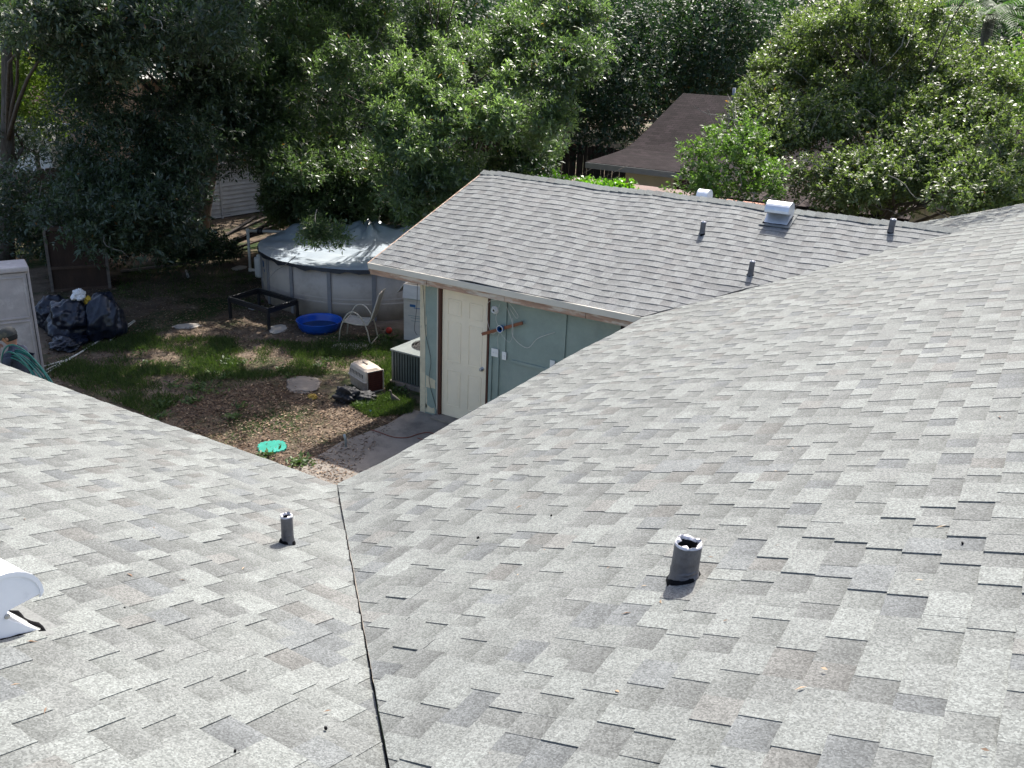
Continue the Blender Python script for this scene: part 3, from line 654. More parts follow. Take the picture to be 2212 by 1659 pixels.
# air conditioner
t = thing('air_conditioner', 'grey-green louvred outdoor air conditioner behind the house corner', 'air conditioner', (-4.38, 7.06, GZ))
acm = pmat('ac_paint', (.085, .105, .10), .5, .15, 6); act = pmat('ac_top', (.22, .245, .235), .45, .12, 6, c2=(.25, .22, .18), patch=(.6, .8))
MB().box((0, 0, .035), (.98, .98, .07)).obj('pad', concrete, t); MB().box((0, 0, .34), (.84, .84, .54)).obj('coil', dark, t)
for s_ in (-1, 1):
    for a_ in (-1, 1): MB().box((s_*.44, a_*.44, .34), (.045, .045, .54)).obj('corner_post', acm, t, bevel=.006)
for i in range(15):
    x = -.39+i*.0557
    for s_ in (-1, 1):
        MB().box((x, s_*.437, .34), (.030, .016, .53), rz=.35).obj('louvre', acm, t); MB().box((s_*.437, x, .34), (.016, .030, .53), rz=-.35).obj('louvre', acm, t)
MB().lathe([(.30, .63), (.31, .655), (.66, .62), (.655, .605), (.30, .61)], 4).obj('skirt', act, t)
tp = MB()
for k in range(32):
    a0, a1 = 2*math.pi*k/32, 2*math.pi*(k+1)/32
    def sq(a): m_ = max(abs(math.cos(a)), abs(math.sin(a))); return (.475*math.cos(a)/m_, .475*math.sin(a)/m_)
    p, q = sq(a0), sq(a1); tp.add([(.31*math.cos(a0), .31*math.sin(a0), .655), (.31*math.cos(a1), .31*math.sin(a1), .655), (*q, .625), (*p, .625), (*q, .60), (*p, .60)], [(0, 1, 2, 3), (3, 2, 4, 5)])
tp.obj('top_cover', act, t); bpy.data.objects.remove([c for c in t.children if c.name.startswith('skirt')][0])
MB().lathe([(.31, .62), (.001, .615)], 24).obj('fan_well', dark, t)
for rr in (.07, .12, .17, .22, .27, .31): MB().tube([(rr*math.cos(a), rr*math.sin(a), .665) for a in np.linspace(0, 2*math.pi, 25)], .004, 4, False).obj('guard_ring', black_metal, t)
for k in range(6):
    a = k*math.pi/6; MB().tube([(-.31*math.cos(a), -.31*math.sin(a), .66), (0, 0, .672), (.31*math.cos(a), .31*math.sin(a), .66)], .004, 4).obj('guard_spoke', black_metal, t)
# pet carrier : local x = towards the gate
cp = Vector((-5.09, 6.24, GZ)); t = thing('pet_carrier', 'beige plastic pet carrier with a dark red grid door', 'pet carrier', cp, math.atan2(-.20, .53))
beige = pmat('beige_plastic', (.50, .42, .345), .5, .12, 5, c2=(.30, .23, .17), patch=(.5, .75), pscale=4); beige2 = pmat('beige_plastic_low', (.36, .29, .23), .55, .15, 5, c2=(.20, .15, .11), patch=(.45, .7), pscale=4)
def loftbox(levels, n=6):
    vs = []; fs = []; m_ = 0
    for (lx, ly, z, rr) in levels:
        ring = []
        for cx_, cy_, a0 in ((lx-rr, ly-rr, 0), (-lx+rr, ly-rr, 90), (-lx+rr, -ly+rr, 180), (lx-rr, -ly+rr, 270)):
            for k in range(n+1):
                a = math.radians(a0+90*k/n); ring.append((cx_+rr*math.cos(a), cy_+rr*math.sin(a), z))
        vs += ring; m_ = len(ring)
    for j in range(len(levels)-1):
        for k in range(m_): fs.append((j*m_+k, j*m_+(k+1) % m_, (j+1)*m_+(k+1) % m_, (j+1)*m_+k))
    fs += [tuple(range(m_))[::-1], tuple(range((len(levels)-1)*m_, len(levels)*m_))]
    return MB().add(vs, fs)
loftbox([(.255, .145, 0, .04), (.275, .165, .03, .05), (.290, .180, .19, .05)]).obj('lower_shell', beige2, t)
loftbox([(.292, .182, .198, .05), (.280, .172, .30, .05), (.268, .160, .365, .06), (.235, .13, .40, .08), (.18, .09, .412, .08)]).obj('upper_shell', beige, t, bevel=0)
loftbox([(.300, .192, .186, .05), (.306, .198, .194, .05), (.300, .192, .203, .05)]).obj('seam_flange', beige, t)
for sx in (-1, 1):
    for i in range(9): MB().box((-.20+i*.05, sx*.1755, .275), (.012, .008, .065)).obj('vent_slot', dark, t)
red = pmat('rust_red_plastic', (.11, .028, .022), .5, .2, 9)
gt = MB().box((.306, 0, .20), (.006, .27, .33)).obj('gate_back', dark, t)
for i in range(12): MB().box((.314, -.125+i*.0227, .20), (.012, .009, .33)).obj('gate_bar', red, t)
for i in range(9): MB().box((.314, 0, .05+i*.0375), (.009, .27, .008)).obj('gate_crossbar', red, t)
fr_ = MB()
for z in (.025, .375): fr_.box((.312, 0, z), (.016, .30, .018))
for y in (-.148, .148): fr_.box((.312, y, .2), (.0155, .018, .332))
fr_.obj('gate_frame', beige, t, bevel=.004)
MB().box((-.02, 0, .425), (.16, .03, .014)).obj('handle', beige2, t, bevel=.005)
# lumpy bags
def lump(name, label, cat, P, r, seed, mat, sq=.7, fold=.10, parent=None, knot=False, group=None):
    rr = random.Random(seed); bm = bmesh.new(); bmesh.ops.create_icosphere(bm, subdivisions=5, radius=1)
    ph = [(Vector((rr.uniform(-1, 1), rr.uniform(-1, 1), rr.uniform(-1, 1))).normalized(), rr.choice((2.2, 3.1, 4.2, 5.5, 8.5, 12)), rr.uniform(0, 6)) for _ in range(16)]
    for v in bm.verts:
        n = v.co.normalized(); d = 1
        for k, (q, f, p) in enumerate(ph): d += fold*(1-abs(math.sin(f*n.dot(q)+p+1.5*n.dot(ph[(k+3) % 16][0]))))*(.9 if f < 7 else .30)-fold*.32
        if n.z < -.2: d *= 1.08
        v.co = Vector((n.x*d*r[0], n.y*d*r[1], max(n.z, -sq)*d*r[2]))
    zmin = min(v.co.z for v in bm.verts)
    for v in bm.verts: v.co.z -= zmin
    me = bpy.data.meshes.new(name); bm.to_mesh(me); bm.free(); me.materials.append(mat); me.shade_smooth()
    o = bpy.data.objects.new(name, me); link(o, parent); o.location = P; o.rotation_euler = (0, 0, rr.uniform(0, 6))
    return tag(o, label, cat, group) if label else o
bag = pmat('bin_bag', (.010, .014, .026), .30, .3, 5, 1.0, 7)
gb = 'black bin bags heaped beside the plastic shed'
lump('bin_bag', 'large black bin bag at the left of the heap by the shed', 'bin bag', V3(G(150, 738))+Vector((-.1, .15, 0)), (.46, .46, .50), 3, bag, .6, .075, group=gb)
lump('bin_bag', 'round black bin bag at the right end of the heap', 'bin bag', V3(G(212, 734))+Vector((-.05, .2, 0)), (.40, .36, .46), 5, bag, .6, .075, group=gb)
lump('bin_bag', 'black bin bag at the back left of the heap, half hidden', 'bin bag', V3(G(118, 720))+Vector((-.35, .25, 0)), (.36, .38, .40), 8, bag, .6, .075, group=gb)
lump('bin_bag', 'flat sagging black bin bag in front of the heap', 'bin bag', V3(G(150, 741))+Vector((.15, -.1, 0)), (.50, .30, .16), 9, bag, .5, .12, group=gb)
lump('white_sack', 'crumpled white sack lying on top of the black bin bags', 'sack', V3(G(150, 738))+Vector((-.02, .32, .70)), (.18, .11, .12), 12, white_plastic, .8, .12)
lump('yellow_bag', 'small yellow bag tucked behind the black bin bags', 'bag', V3(G(178, 738))+Vector((-.12, .30, .60)), (.08, .08, .09), 14, pmat('yellow_bag', (.55, .36, .03), .6), .8, .12)
lump('bin_bag', 'torn black bin bag lying in front of the pet carrier', 'bin bag', V3(G(748, 872))+Vector((-.05, .1, 0)), (.25, .20, .17), 21, pmat('torn_bag', (.012, .012, .016), .7, .3, 8, .6, 10), .5, .14)
lump('bin_bag', 'small black rag of plastic against the pet carrier', 'bin bag', V3(G(775, 868))+Vector((.05, .1, 0)), (.20, .17, .10), 22, MATS['torn_bag'], .5, .10)
def chip(name, label, cat, px, py, d, rz, mat, z=.0, tilt=0, group=None):
    P = V3(G(px, py)); o = MB().box((0, 0, d[2]/2), d).obj(name, mat, None, bevel=min(d)*.2, loc=(P.x, P.y, GZ+z)); o.rotation_euler = (tilt, 0, rz); return tag(o, label, cat, group)
tan_card = pmat('tan_card', (.40, .32, .24), .85, .2)
chip('cardboard_strip', 'bent tan cardboard strip just right of the torn black bag', 'cardboard', 783, 868, (.16, .05, .008), .3, tan_card, .05, .4); chip('cardboard_strip', 'tan cardboard strip poking out under the black plastic', 'cardboard', 797, 866, (.14, .045, .008), 1.3, tan_card, .04, -.3)
chip('food_wrapper', 'crumpled blue and white wrapper in front of the torn bag', 'wrapper', 787, 877, (.11, .07, .03), .5, pmat('blue_wrapper', (.10, .13, .33), .4, .6, 30)); chip('bottle_cap', 'tiny bright blue cap on the dry leaves', 'cap', 801, 890, (.05, .05, .03), .2, pmat('bright_blue', (.02, .22, .55), .4))
lump('yellow_wrapper', 'crumpled yellow wrapper at the edge of the stone slab', 'wrapper', V3(G(676, 862)), (.07, .05, .05), 31, pmat('yellow_wrap', (.50, .32, .06), .6), .6, .15)
o = lump('stone_slab', 'flat grey stone slab set in the grass', 'slab', V3(G(655, 832)), (.42, .30, .03), 33, concrete, .5, .08); o['category'] = 'slab'
for k, (px, py, r, lab) in enumerate(((405, 706, .26, 'pale flat paving stone left of the table frame'), (600, 712, .30, 'pale worn slab under the table frame'), (516, 580, .25, 'grey paving stones by the pipe foot'), (760, 750, .40, 'dusty bare slab in front of the chair'))):
    lump('paving_stone', lab, 'stone', V3(G(px, py)), (r, r*.6, .025), 40+k, pmat('pale_stone', (.40, .36, .31), .9, .2, 4, .3, 40), .5, .08, group='paving stones in the dirt')
# pvc poles on the grass
def pole(a, b, label, r=.014):
    A, B = V3(G(*a)), V3(G(*b)); c = (A+B)/2; A.z = B.z = 0; c.z = GZ; h = r+.010; d = A-c; e = B-c
    o = MB().tube([(d.x, d.y, h), (d.x*.3, d.y*.3, h*.9), (e.x, e.y, h)], r, 8).obj('plastic_pole', pmat('pole_white', (.70, .68, .60), .5, .12), None, smooth=True, loc=(c.x, c.y, GZ)); tag(o, label, 'pole', 'white plastic poles on the grass')
pole((96, 812), (232, 728), 'longest white pole, running from the shed foot past the bin bags'); pole((100, 802), (170, 766), 'short white pole between the shed and the longest pole', .012)
pole((88, 796), (135, 782), 'broken white pole beside the shed foot', .012); pole((238, 738), (292, 696), 'white pole sticking out right of the bin bags', .013); pole((240, 728), (290, 694), 'thin white pole crossing the end of another near the bags', .011)
t_ = G(575, 625)
MB_ = MB().tube([(-.3, 0, .03), (.3, .05, .03)], .028, 8).obj('pipe_offcut', pvc, None, smooth=True, loc=V3(G(402, 594)), rz=-.7); tag(MB_, 'short grey pipe offcut on the dirt in the shade', 'pipe')
o = lump('foil_tray', 'shiny crushed foil tray under the table frame', 'tray', V3(G(555, 667)), (.16, .10, .04), 51, steel, .5, .12)
# scalloped mat
vs = []; c = V3(G(588, 968)); na = 64
for k in range(na):
    a = 2*math.pi*k/na; m_ = (abs(math.cos(a))**3+abs(math.sin(a))**3)**(-1/3); rr = .19*m_+.012*math.sin(20*a); vs.append((rr*math.cos(a), rr*math.sin(a)))
o = MB().prism(vs, .004, .03, None).obj('plastic_mat', pmat('turquoise_plastic', (.02, .27, .20), .45, .12, 6, c2=(.04, .34, .27), patch=(.5, .7)), None, loc=(c.x, c.y, GZ), rz=.9); tag(o, 'scalloped turquoise plastic mat half buried in dry leaves', 'mat')
o = MB().tube([(0, 0, -.03), (-.012, .0, .12), (-.03, 0, .20)], .018, 8).obj('metal_stake', pmat('galvanised', (.32, .36, .38), .4, .2, 12, metal=.5), None, smooth=True, loc=(*V3(G(748, 967))[:2], GZ)); tag(o, 'short grey metal stake standing at the patio edge', 'stake')
A = [V3(G(x, y, .008)) for x, y in ((800, 928), (820, 934), (850, 944), (880, 945), (902, 938), (925, 934), (945, 941), (925, 951), (902, 946))]
wire(A, 'extension_cord', pmat('cord_red', (.20, .06, .04), .5), 'dull red extension cord snaking over the shaded patio', 'cord', .007)
# bird : one continuous skin
def skin_body(name, joints, edges, mat, parent=None, sub=2, root=0):
    me = bpy.data.meshes.new(name); me.from_pydata([j[:3] for j in joints], edges, []); me.materials.append(mat)
    o = bpy.data.objects.new(name, me); link(o, parent); s_ = o.modifiers.new('skin', 'SKIN')
    for k, j in enumerate(joints):
        sv = me.skin_vertices[0].data[k]; r_ = j[3] if hasattr(j[3], '__len__') else (j[3], j[3]); sv.radius = r_; sv.use_root = k == root
    s_.use_smooth_shade = True; sb = o.modifiers.new('sub', 'SUBSURF'); sb.levels = sub; sb.render_levels = sub
    return o
bp_ = V3(G(851, 871)); brd = thing('bird', 'small grey-brown duck standing in the grass by the house corner', 'bird', (bp_.x, bp_.y, GZ), math.radians(200))
bmat = pmat('feathers', (.085, .070, .058), .8, .5, 25, .4, 60, c2=(.26, .24, .22), patch=(.60, .75), pscale=9)
skin_body('body', [(-.02, 0, .085, (.042, .046)), (-.065, 0, .07, (.03, .026)), (-.11, 0, .055, (.010, .006)), (.02, 0, .115, (.036, .04)), (.045, 0, .155, (.018, .018)), (.048, 0, .195, (.014, .014)), (.06, 0, .215, (.019, .017)), (.088, 0, .208, (.008, .005)), (-.01, .03, .05, .010), (.0, .03, .006, .006), (.03, .03, .004, .005), (-.01, -.03, .05, .010), (.0, -.03, .006, .006), (.03, -.03, .004, .005)], [(0, 1), (1, 2), (0, 3), (3, 4), (4, 5), (5, 6), (6, 7), (0, 8), (8, 9), (9, 10), (0, 11), (11, 12), (12, 13)], bmat, brd)
# plastic shed
sp = Vector((-9.60, 3.40, GZ)); fd = Vector((-.17, -.35, 0)).normalized(); ang = math.atan2(-fd.y, -fd.x)
shd = thing('garden_shed', 'weathered grey plastic shed with double doors at the left picture edge', 'shed', sp, ang)   # local +x along the front to the right corner, local -y out of the doors
shp = pmat('shed_plastic', (.44, .385, .36), .7, .14, 4, .25, 14, c2=(.60, .55, .51), patch=(.52, .66), pscale=2.5)
WS, DS, HS = 1.5, .46, 1.80
MB().box((-WS/2, .03+DS/2, HS/2), (WS-.02, DS-.02, HS-.02)).obj('body', shp, shd)
for i in range(2):
    xc = -.375-i*.75
    d_ = MB().box((xc, -.005, .92), (.742, .05, 1.70)).obj('door', shp, shd, bevel=.006)
    for z0, z1 in ((.16, .98), (1.04, 1.70)): 
        fr_ = MB()
        for z in (z0, z1): fr_.box((xc, -.037, z), (.62, .016, .035))
        for sx in (-.305, .305): fr_.box((xc+sx, -.037, (z0+z1)/2), (.035, .0155, z1-z0-.036))
        fr_.obj('moulding', shp, d_, bevel=.008)
MB().box((-WS/2, DS/2-.03, HS+.03), (WS+.05, DS+.10, .09)).obj('roof', shp, shd, bevel=.02)
MB().box((-WS/2, -.02, .035), (WS, .09, .07)).obj('sill', shp, shd); MB().box((-.75, -.022, .92), (.012, .05, 1.66)).obj('door_gap', dark, shd); MB().box((-.02, -.022, .92), (.008, .05, 1.66)).obj('door_gap', dark, shd)
for sx in (0, -WS): MB().box((sx, .02, HS/2), (.05, .10, HS-.03)).obj('corner_post', shp, shd, bevel=.01)
# dark plywood crate hut
a_, b_ = V3(G(112, 630)), V3(G(240, 622)); d_ = (b_-a_); ln = d_.length; ang = math.atan2(d_.y, d_.x)
t = thing('wooden_crate', 'big dark brown plywood crate standing in deep shade behind the bin bags', 'crate', a_, ang)
MB().box((ln/2, .4, .68), (ln, .8, 1.32)).obj('box', wood_dark, t)
for nm, c, d in (('post', (.02, -.02, .70), (.06, .05, 1.40)), ('post', (ln-.02, -.02, .70), (.06, .05, 1.40))): MB().box(c, d).obj(nm, wood_grey, t)
for z in (1.36, .52, .03): MB().box((ln/2, -.02, z), (ln-.11, .045, .06)).obj('rail', pmat('brown_rail', (.09, .055, .036), .8, .3), t)
# lumber heap and siding shed
def siding():
    o = Vector((-18.0, 13.2, GZ)); dr = Vector((.06, 1, 0)).normalized(); ang = math.atan2(dr.y, dr.x)-0
    t = thing('siding_shed', 'low white shed clad in horizontal lap boards behind the oak trunk', 'shed', o, ang)
    sm = pmat('white_siding', (.56, .53, .50), .7, .12, 4, .1, 30, c2=(.34, .30, .26), patch=(.5, .75), pscale=2)
    MB().box((1.9, .8, .80), (3.8, 1.55, 1.6)).obj('core', dark, t)
    for pn, (x0, x1) in enumerate(((0, 1.30), (1.36, 3.8))):
        for i in range(12):
            z = .02+i*.132; MB().add([(x0, -.030, z+.012), (x1, -.030, z+.012), (x1, .004, z+.132), (x0, .004, z+.132), (x0, .02, z), (x1, .02, z), (x1, .02, z+.132), (x0, .02, z+.132)], [(0, 1, 2, 3), (0, 4, 5, 1), (3, 2, 6, 7), (0, 3, 7, 4), (1, 5, 6, 2)]).obj('lap_board', sm, t)
    MB().box((1.33, -.02, .80), (.055, .05, 1.6)).obj('trim', sm, t); MB().box((0, -.02, .80), (.07, .05, 1.6)).obj('trim', sm, t)
    MB().box((1.9, .75, 1.64), (4.0, 1.9, .05)).obj('roof', pmat('shed_roof', (.12, .11, .10), .8, .3), t)
siding()
for k in range(12):
    x0, y0 = 430+R.uniform(-10, 60), 488+R.uniform(-22, 20); A = V3(at(x0, y0, 24.6+R.uniform(-.4, .4))); L_ = R.uniform(1.3, 2.6); a = 1.25+R.uniform(-.25, .25)
    Bq = A+Vector((math.cos(a)*L_, math.sin(a)*L_, R.uniform(.05, .55)))
    A.z = GZ+.04+.05*(k % 6); Bq.z = max(Bq.z, A.z); Bq.z = min(Bq.z, .25+.08*k)
    o = MB().bar((0, 0, 0), Bq-A, R.choice((.09, .14, .05)), .04).obj('plank', wood_grey if k % 3 else wood_dark, None, loc=A); tag(o, 'weathered plank in the heap before the white siding shed', 'plank', 'planks heaped before the siding shed')
o = MB().bar((0, 0, 0), V3(at(398, 596, 22))*0+Vector((1.6, .9, .25)), .12, .04).obj('plank', wood_grey, None, loc=V3(G(262, 588))); tag(o, 'single long plank lying in the shade right of the dark crate', 'plank')
o.location.z = GZ+.03; o.rotation_euler = (0, 0, .15)

# ------------------------------------------------------------------ person with hose
pp = V3(hit(24, 703, (0, 0, 1), 1.76)); face = Vector((-.93, -.37, 0)); pang = math.atan2(face.y, face.x)
per = thing('person', 'person in dark cap and navy shirt carrying a green hose, beside the shed', 'person', (pp.x, pp.y, GZ), pang)   # local +x forward, +y their left
navy = pmat('navy_cloth', (.030, .040, .072), .85, .25, 9, .4, 16, c2=(.03, .035, .05), patch=(.45, .7)); skinm = pmat('skin', (.36, .185, .125), .5, .08, 6)
body = skin_body('body', [(0, 0, .93, (.15, .11)), (.01, 0, 1.10, (.145, .10)), (.0, 0, 1.28, (.165, .115)), (-.01, 0, 1.41, (.13, .085)), (.01, 0, 1.475, (.058, .058)), (.04, 0, 1.54, (.055, .055)),
    (-.01, .17, 1.40, .068), (.02, .235, 1.18, .055), (.20, .17, 1.28, .043), (.185, .08, 1.42, .032),
    (-.01, -.17, 1.40, .068), (-.02, -.25, 1.14, .052), (.14, -.22, .98, .042), (.22, -.20, .95, .03),
    (.0, .10, .88, .095), (.02, .11, .50, .068), (-.01, .11, .12, .045), (.10, .12, .05, .04), (.18, .12, .045, .03),
    (.0, -.10, .88, .095), (.02, -.11, .50, .068), (-.01, -.11, .12, .045), (.10, -.12, .05, .04), (.18, -.12, .045, .03)],
    [(0, 1), (1, 2), (2, 3), (3, 4), (4, 5), (3, 6), (6, 7), (7, 8), (8, 9), (3, 10), (10, 11), (11, 12), (12, 13), (0, 14), (14, 15), (15, 16), (16, 17), (17, 18), (0, 19), (19, 20), (20, 21), (21, 22), (22, 23)], navy, per)
# head: one sculpted mesh with brow, nose, mouth, chin, ears
bm = bmesh.new(); bmesh.ops.create_icosphere(bm, subdivisions=5, radius=1)
for v in bm.verts:
    n = v.co.normalized(); x, y, z = n.x*.098, n.y*.076, n.z*.118
    if z < 0: x *= 1+z*1.6 if n.x < 0 else 1+z*.6; y *= 1+z*2.2
    g = lambda a, b, c, s_: math.exp(-((y-b)**2+(z-c)**2)/(2*s_*s_)) if n.x > 0 else 0
    x += .030*g(0, 0, -.018, .013)+.016*g(0, 0, .005, .010)-.012*g(0, .03, .008, .013)-.012*g(0, -.03, .008, .013)+.010*g(0, 0, -.055, .014)-.007*g(0, 0, -.066, .004)+.010*g(0, 0, -.095, .016)+.006*g(0, .03, .026, .012)+.006*g(0, -.03, .026, .012)
    for s_ in (-1, 1):
        d = math.hypot(x+.010, (z+.005)*.7); y += s_*.020*math.exp(-(d/.016)**2) if n.y*s_ > .6 else 0
    v.co = (x, y, z)
me = bpy.data.meshes.new('head'); bm.to_mesh(me); bm.free(); me.materials.append(skinm); me.shade_smooth()
hd = bpy.data.objects.new('head', me); link(hd, per); hd.location = (.055, 0, 1.615); hd.rotation_euler = (0, .28, .15)
MB().lathe([(.052, 1.45), (.050, 1.50), (.050, 1.56)], 16, (.02, 0, 0)).obj('neck', skinm, per, smooth=True)
for s_ in (-1, 1):
    e_ = MB().lathe([(.001, -.010), (.008, -.006), (.010, 0), (.008, .006), (.001, .010)], 10).obj('eye', dark, hd, smooth=True); e_.location = (.080, s_*.03, .008)
hr = MB().lathe([(.083, -.045), (.098, -.01), (.102, .03), (.09, .07)], 24, wob=lambda j, a, r, z: (r*(1 if math.cos(a) < .45 else .80)*(1+.0*a), z+.03*max(0, math.cos(a)))).obj('hair', dark, hd, smooth=True); hr.scale = (1, .83, 1); hr.location = (-.006, 0, 0)
capm = pmat('cap_cloth', (.045, .047, .045), .85, .2, 20, c2=(.12, .11, .08), patch=(.55, .7), pscale=8)
cp_ = MB().lathe([(.111, .022), (.113, .05), (.105, .09), (.08, .122), (.04, .138), (.001, .142)], 28).obj('cap', capm, hd, smooth=True); cp_.scale = (1, .84, 1)
br = []; 
for k in range(13):
    a = -1.15+2.3*k/12; br.append((.105*math.cos(a), .094*math.sin(a), .030))
brt = [(x+.085*max(0, math.cos(-1.15+2.3*k/12)), y*.95, .012-.02*abs(y)*8) for k, (x, y, z) in enumerate(br)]
MB().add(br+brt+[(x, y, z-.006) for x, y, z in br]+[(x, y, z-.006) for x, y, z in brt], [(k, k+1, 14+k, 13+k) for k in range(12)]+[(26+k, 39+k, 40+k, 27+k) for k in range(12)]+[(13+k, 14+k, 40+k, 39+k) for k in range(12)]).obj('cap_brim', capm, cp_)
# raised left hand: forearm skin, palm and five fingers closed on the hose
fa = MB().tube([(.200, .150, 1.305), (.190, .115, 1.37), (.185, .088, 1.425)], [.037, .031, .028], 12).obj('forearm', skinm, per, smooth=True)
hand = skin_body('hand', [(.185, .085, 1.43, .026), (.182, .075, 1.465, (.030, .02)), (.178, .068, 1.50, (.032, .018)),
    (.165, .095, 1.51, .0095), (.150, .108, 1.49, .009), (.148, .112, 1.465, .008),
    (.160, .078, 1.525, .0095), (.138, .088, 1.515, .009), (.134, .096, 1.485, .008),
    (.160, .055, 1.527, .0095), (.136, .062, 1.518, .009), (.130, .070, 1.49, .008),
    (.165, .035, 1.515, .009), (.145, .040, 1.505, .008), (.140, .048, 1.48, .0075),
    (.20, .105, 1.47, .011), (.185, .122, 1.495, .0095), (.17, .118, 1.51, .008)],
    [(0, 1), (1, 2), (2, 3), (3, 4), (4, 5), (2, 6), (6, 7), (7, 8), (2, 9), (9, 10), (10, 11), (2, 12), (12, 13), (13, 14), (1, 15), (15, 16), (16, 17)], skinm, per, 1)
hose = thing('garden_hose', 'coil of teal green hose slung over the shoulder of the person', 'hose', (pp.x, pp.y, GZ), pang)
hm = pmat('hose_green', (.010, .135, .115), .4, .2, 10)
for k in range(9):
    a0 = R.uniform(-.06, .06); zc = .90+R.uniform(-.05, .05); rx = .31+R.uniform(-.04, .06); rz_ = .58+R.uniform(-.035, .035); tl = R.uniform(-.05, .05)
    P = []
    for q in np.linspace(0, 2*math.pi, 41):
        P.append((-.32+.24*math.sin(q)+rx*math.cos(q)+a0*.4, .21-.09*math.sin(q)+(k-4)*.014+tl*math.cos(q), zc-.01+rz_*math.sin(q)))
    MB().tube(P, .0105, 7, False).obj('hose_loop', hm, hose, smooth=True)

# ------------------------------------------------------------------ neighbours
def brick_roof_mat(name, c):
    m, nt, b, N, L = _mat(name)
    tc = N.new('ShaderNodeTexCoord'); br = N.new('ShaderNodeTexBrick'); L.new(tc.outputs['UV'], br.inputs[0])
    br.inputs['Scale'].default_value = 1; br.inputs['Brick Width'].default_value = .22; br.inputs['Row Height'].default_value = .143; br.inputs['Mortar Size'].default_value = .006; br.inputs['Bias'].default_value = 0
    br.inputs['Color1'].default_value = (*[v*.7 for v in c], 1); br.inputs['Color2'].default_value = (*[v*1.35 for v in c], 1); br.inputs['Mortar'].default_value = (*[v*.3 for v in c], 1)
    n = N.new('ShaderNodeTexNoise'); n.inputs['Scale'].default_value = 2.5; n.inputs['Detail'].default_value = 8; L.new(tc.outputs['UV'], n.inputs[0])
    mr = N.new('ShaderNodeMapRange'); mr.inputs[1].default_value = .3; mr.inputs[2].default_value = .7; mr.inputs[3].default_value = .7; mr.inputs[4].default_value = 1.3; L.new(n.outputs[0], mr.inputs[0])
    vm = N.new('ShaderNodeVectorMath'); vm.operation = 'SCALE'; L.new(br.outputs[0], vm.inputs[0]); L.new(mr.outputs[0], vm.inputs['Scale']); L.new(vm.outputs[0], b.inputs['Base Color'])
    b.inputs['Roughness'].default_value = .95; b.inputs['Specular IOR Level'].default_value = .1
    bp = N.new('ShaderNodeBump'); bp.inputs['Strength'].default_value = 1; bp.inputs['Distance'].default_value = .01; bp.invert = True; L.new(br.outputs['Fac'], bp.inputs['Height']); L.new(bp.outputs[0], b.inputs['Normal'])
    return m
def roof_strip(name, prof, x0, x1, mat, parent, th=.06):
    """prof: (y,z) points up the slope; uv in metres"""
    vs = []; fs = []; uv = []; d = 0; ds = [0]
    for i in range(1, len(prof)): d += math.hypot(prof[i][0]-prof[i-1][0], prof[i][1]-prof[i-1][1]); ds.append(d)
    for (y, z) in prof: vs += [(x0, y, z), (x1, y, z)]
    for (y, z) in prof: vs += [(x0, y, z-th), (x1, y, z-th)]
    n = len(prof); fs = [(2*i, 2*i+1, 2*i+3, 2*i+2) for i in range(n-1)]+[(2*n+2*i, 2*n+2*i+2, 2*n+2*i+3, 2*n+2*i+1) for i in range(n-1)]
    fs += [(2*i, 2*i+2, 2*n+2*i+2, 2*n+2*i) for i in range(n-1)]+[(2*i+1, 2*n+2*i+1, 2*n+2*i+3, 2*i+3) for i in range(n-1)]+[(0, 2*n, 2*n+1, 1)]
    me = bpy.data.meshes.new(name); me.from_pydata(vs, [], fs); me.materials.append(mat); ul = me.uv_layers.new(name='UVMap')
    for p in me.polygons:
        for li in p.loop_indices: vi = me.loops[li].vertex_index; ul.data[li].uv = (vs[vi][0], ds[(vi % (2*n))//2])
    o = bpy.data.objects.new(name, me); link(o, parent); return o
brown_roof = brick_roof_mat('brown_shingles', (.019, .0135, .015)); stucco = pmat('cream_stucco', (.50, .47, .37), .9, .1, 4, .3, 60)
nb = thing('neighbour_house', 'neighbour house with dark brown shingle roof and cream wall beyond the back ridge', 'house')
roof_strip('roof', [(17.9, 2.45), (18.8, 2.50), (19.8, 2.56), (20.4, 2.62), (20.9, 2.74), (21.6, 2.98), (24.5, 4.06)], -7.2, 6.0, brown_roof, nb)
roof_strip('roof', [(29.5, 2.3), (24.5, 4.055)], -7.2, 6.0, brown_roof, nb)
MB().box((-.6, 17.885, 2.36), (13.2, .03, .15)).obj('fascia', pmat('grey_fascia', (.26, .26, .25), .7, .1), nb)
MB().box((-.6, 18.35, 2.30), (13.1, .9, .02)).obj('soffit', stucco, nb)
wl = MB()
for x0, x1, z0, z1 in ((-6.35, -4.95, 0, 2.29), (-4.95, -3.2, 0, 1.15), (-4.95, -3.2, 2.2, 2.29), (-3.2, 5.8, 0, 2.29)): wl.box(((x0+x1)/2, 18.75, (z0+z1)/2+GZ), (x1-x0, .15, z1-z0))
wl.obj('wall', stucco, nb); MB().box((-6.28, 24.1, 1.2), (.14, 10.5, 2.5)).obj('wall', stucco, nb)
wn = MB().box((-4.075, 18.80, 1.67), (1.75, .02, 1.06)).obj('window', pmat('dark_red_curtain', (.05, .012, .012), .3, .4, 6), nb)
fr_ = MB()
for z in (1.16, 2.18): fr_.box((-4.075, 18.69, z), (1.83, .05, .05))
for x in (-4.96, -4.075, -3.19): fr_.box((x, 18.69, 1.67), (.05, .05, .97))
fr_.obj('frame', white_trim, wn)
vp = MB().tube([(0, 0, 0), (0, 0, .45)], .05, 10).obj('vent_pipe', pmat('grey_pipe', (.30, .31, .33), .5), nb, smooth=True); P = hit(1583, 219, (0, -.372, 1), 4.06-.372*24.5); vp.location = (P[0], P[1], P[2]-.05)
low = thing('lean_to', 'low lean-to with grey-brown shingles and cream wall glimpsed behind the sapling', 'lean-to')
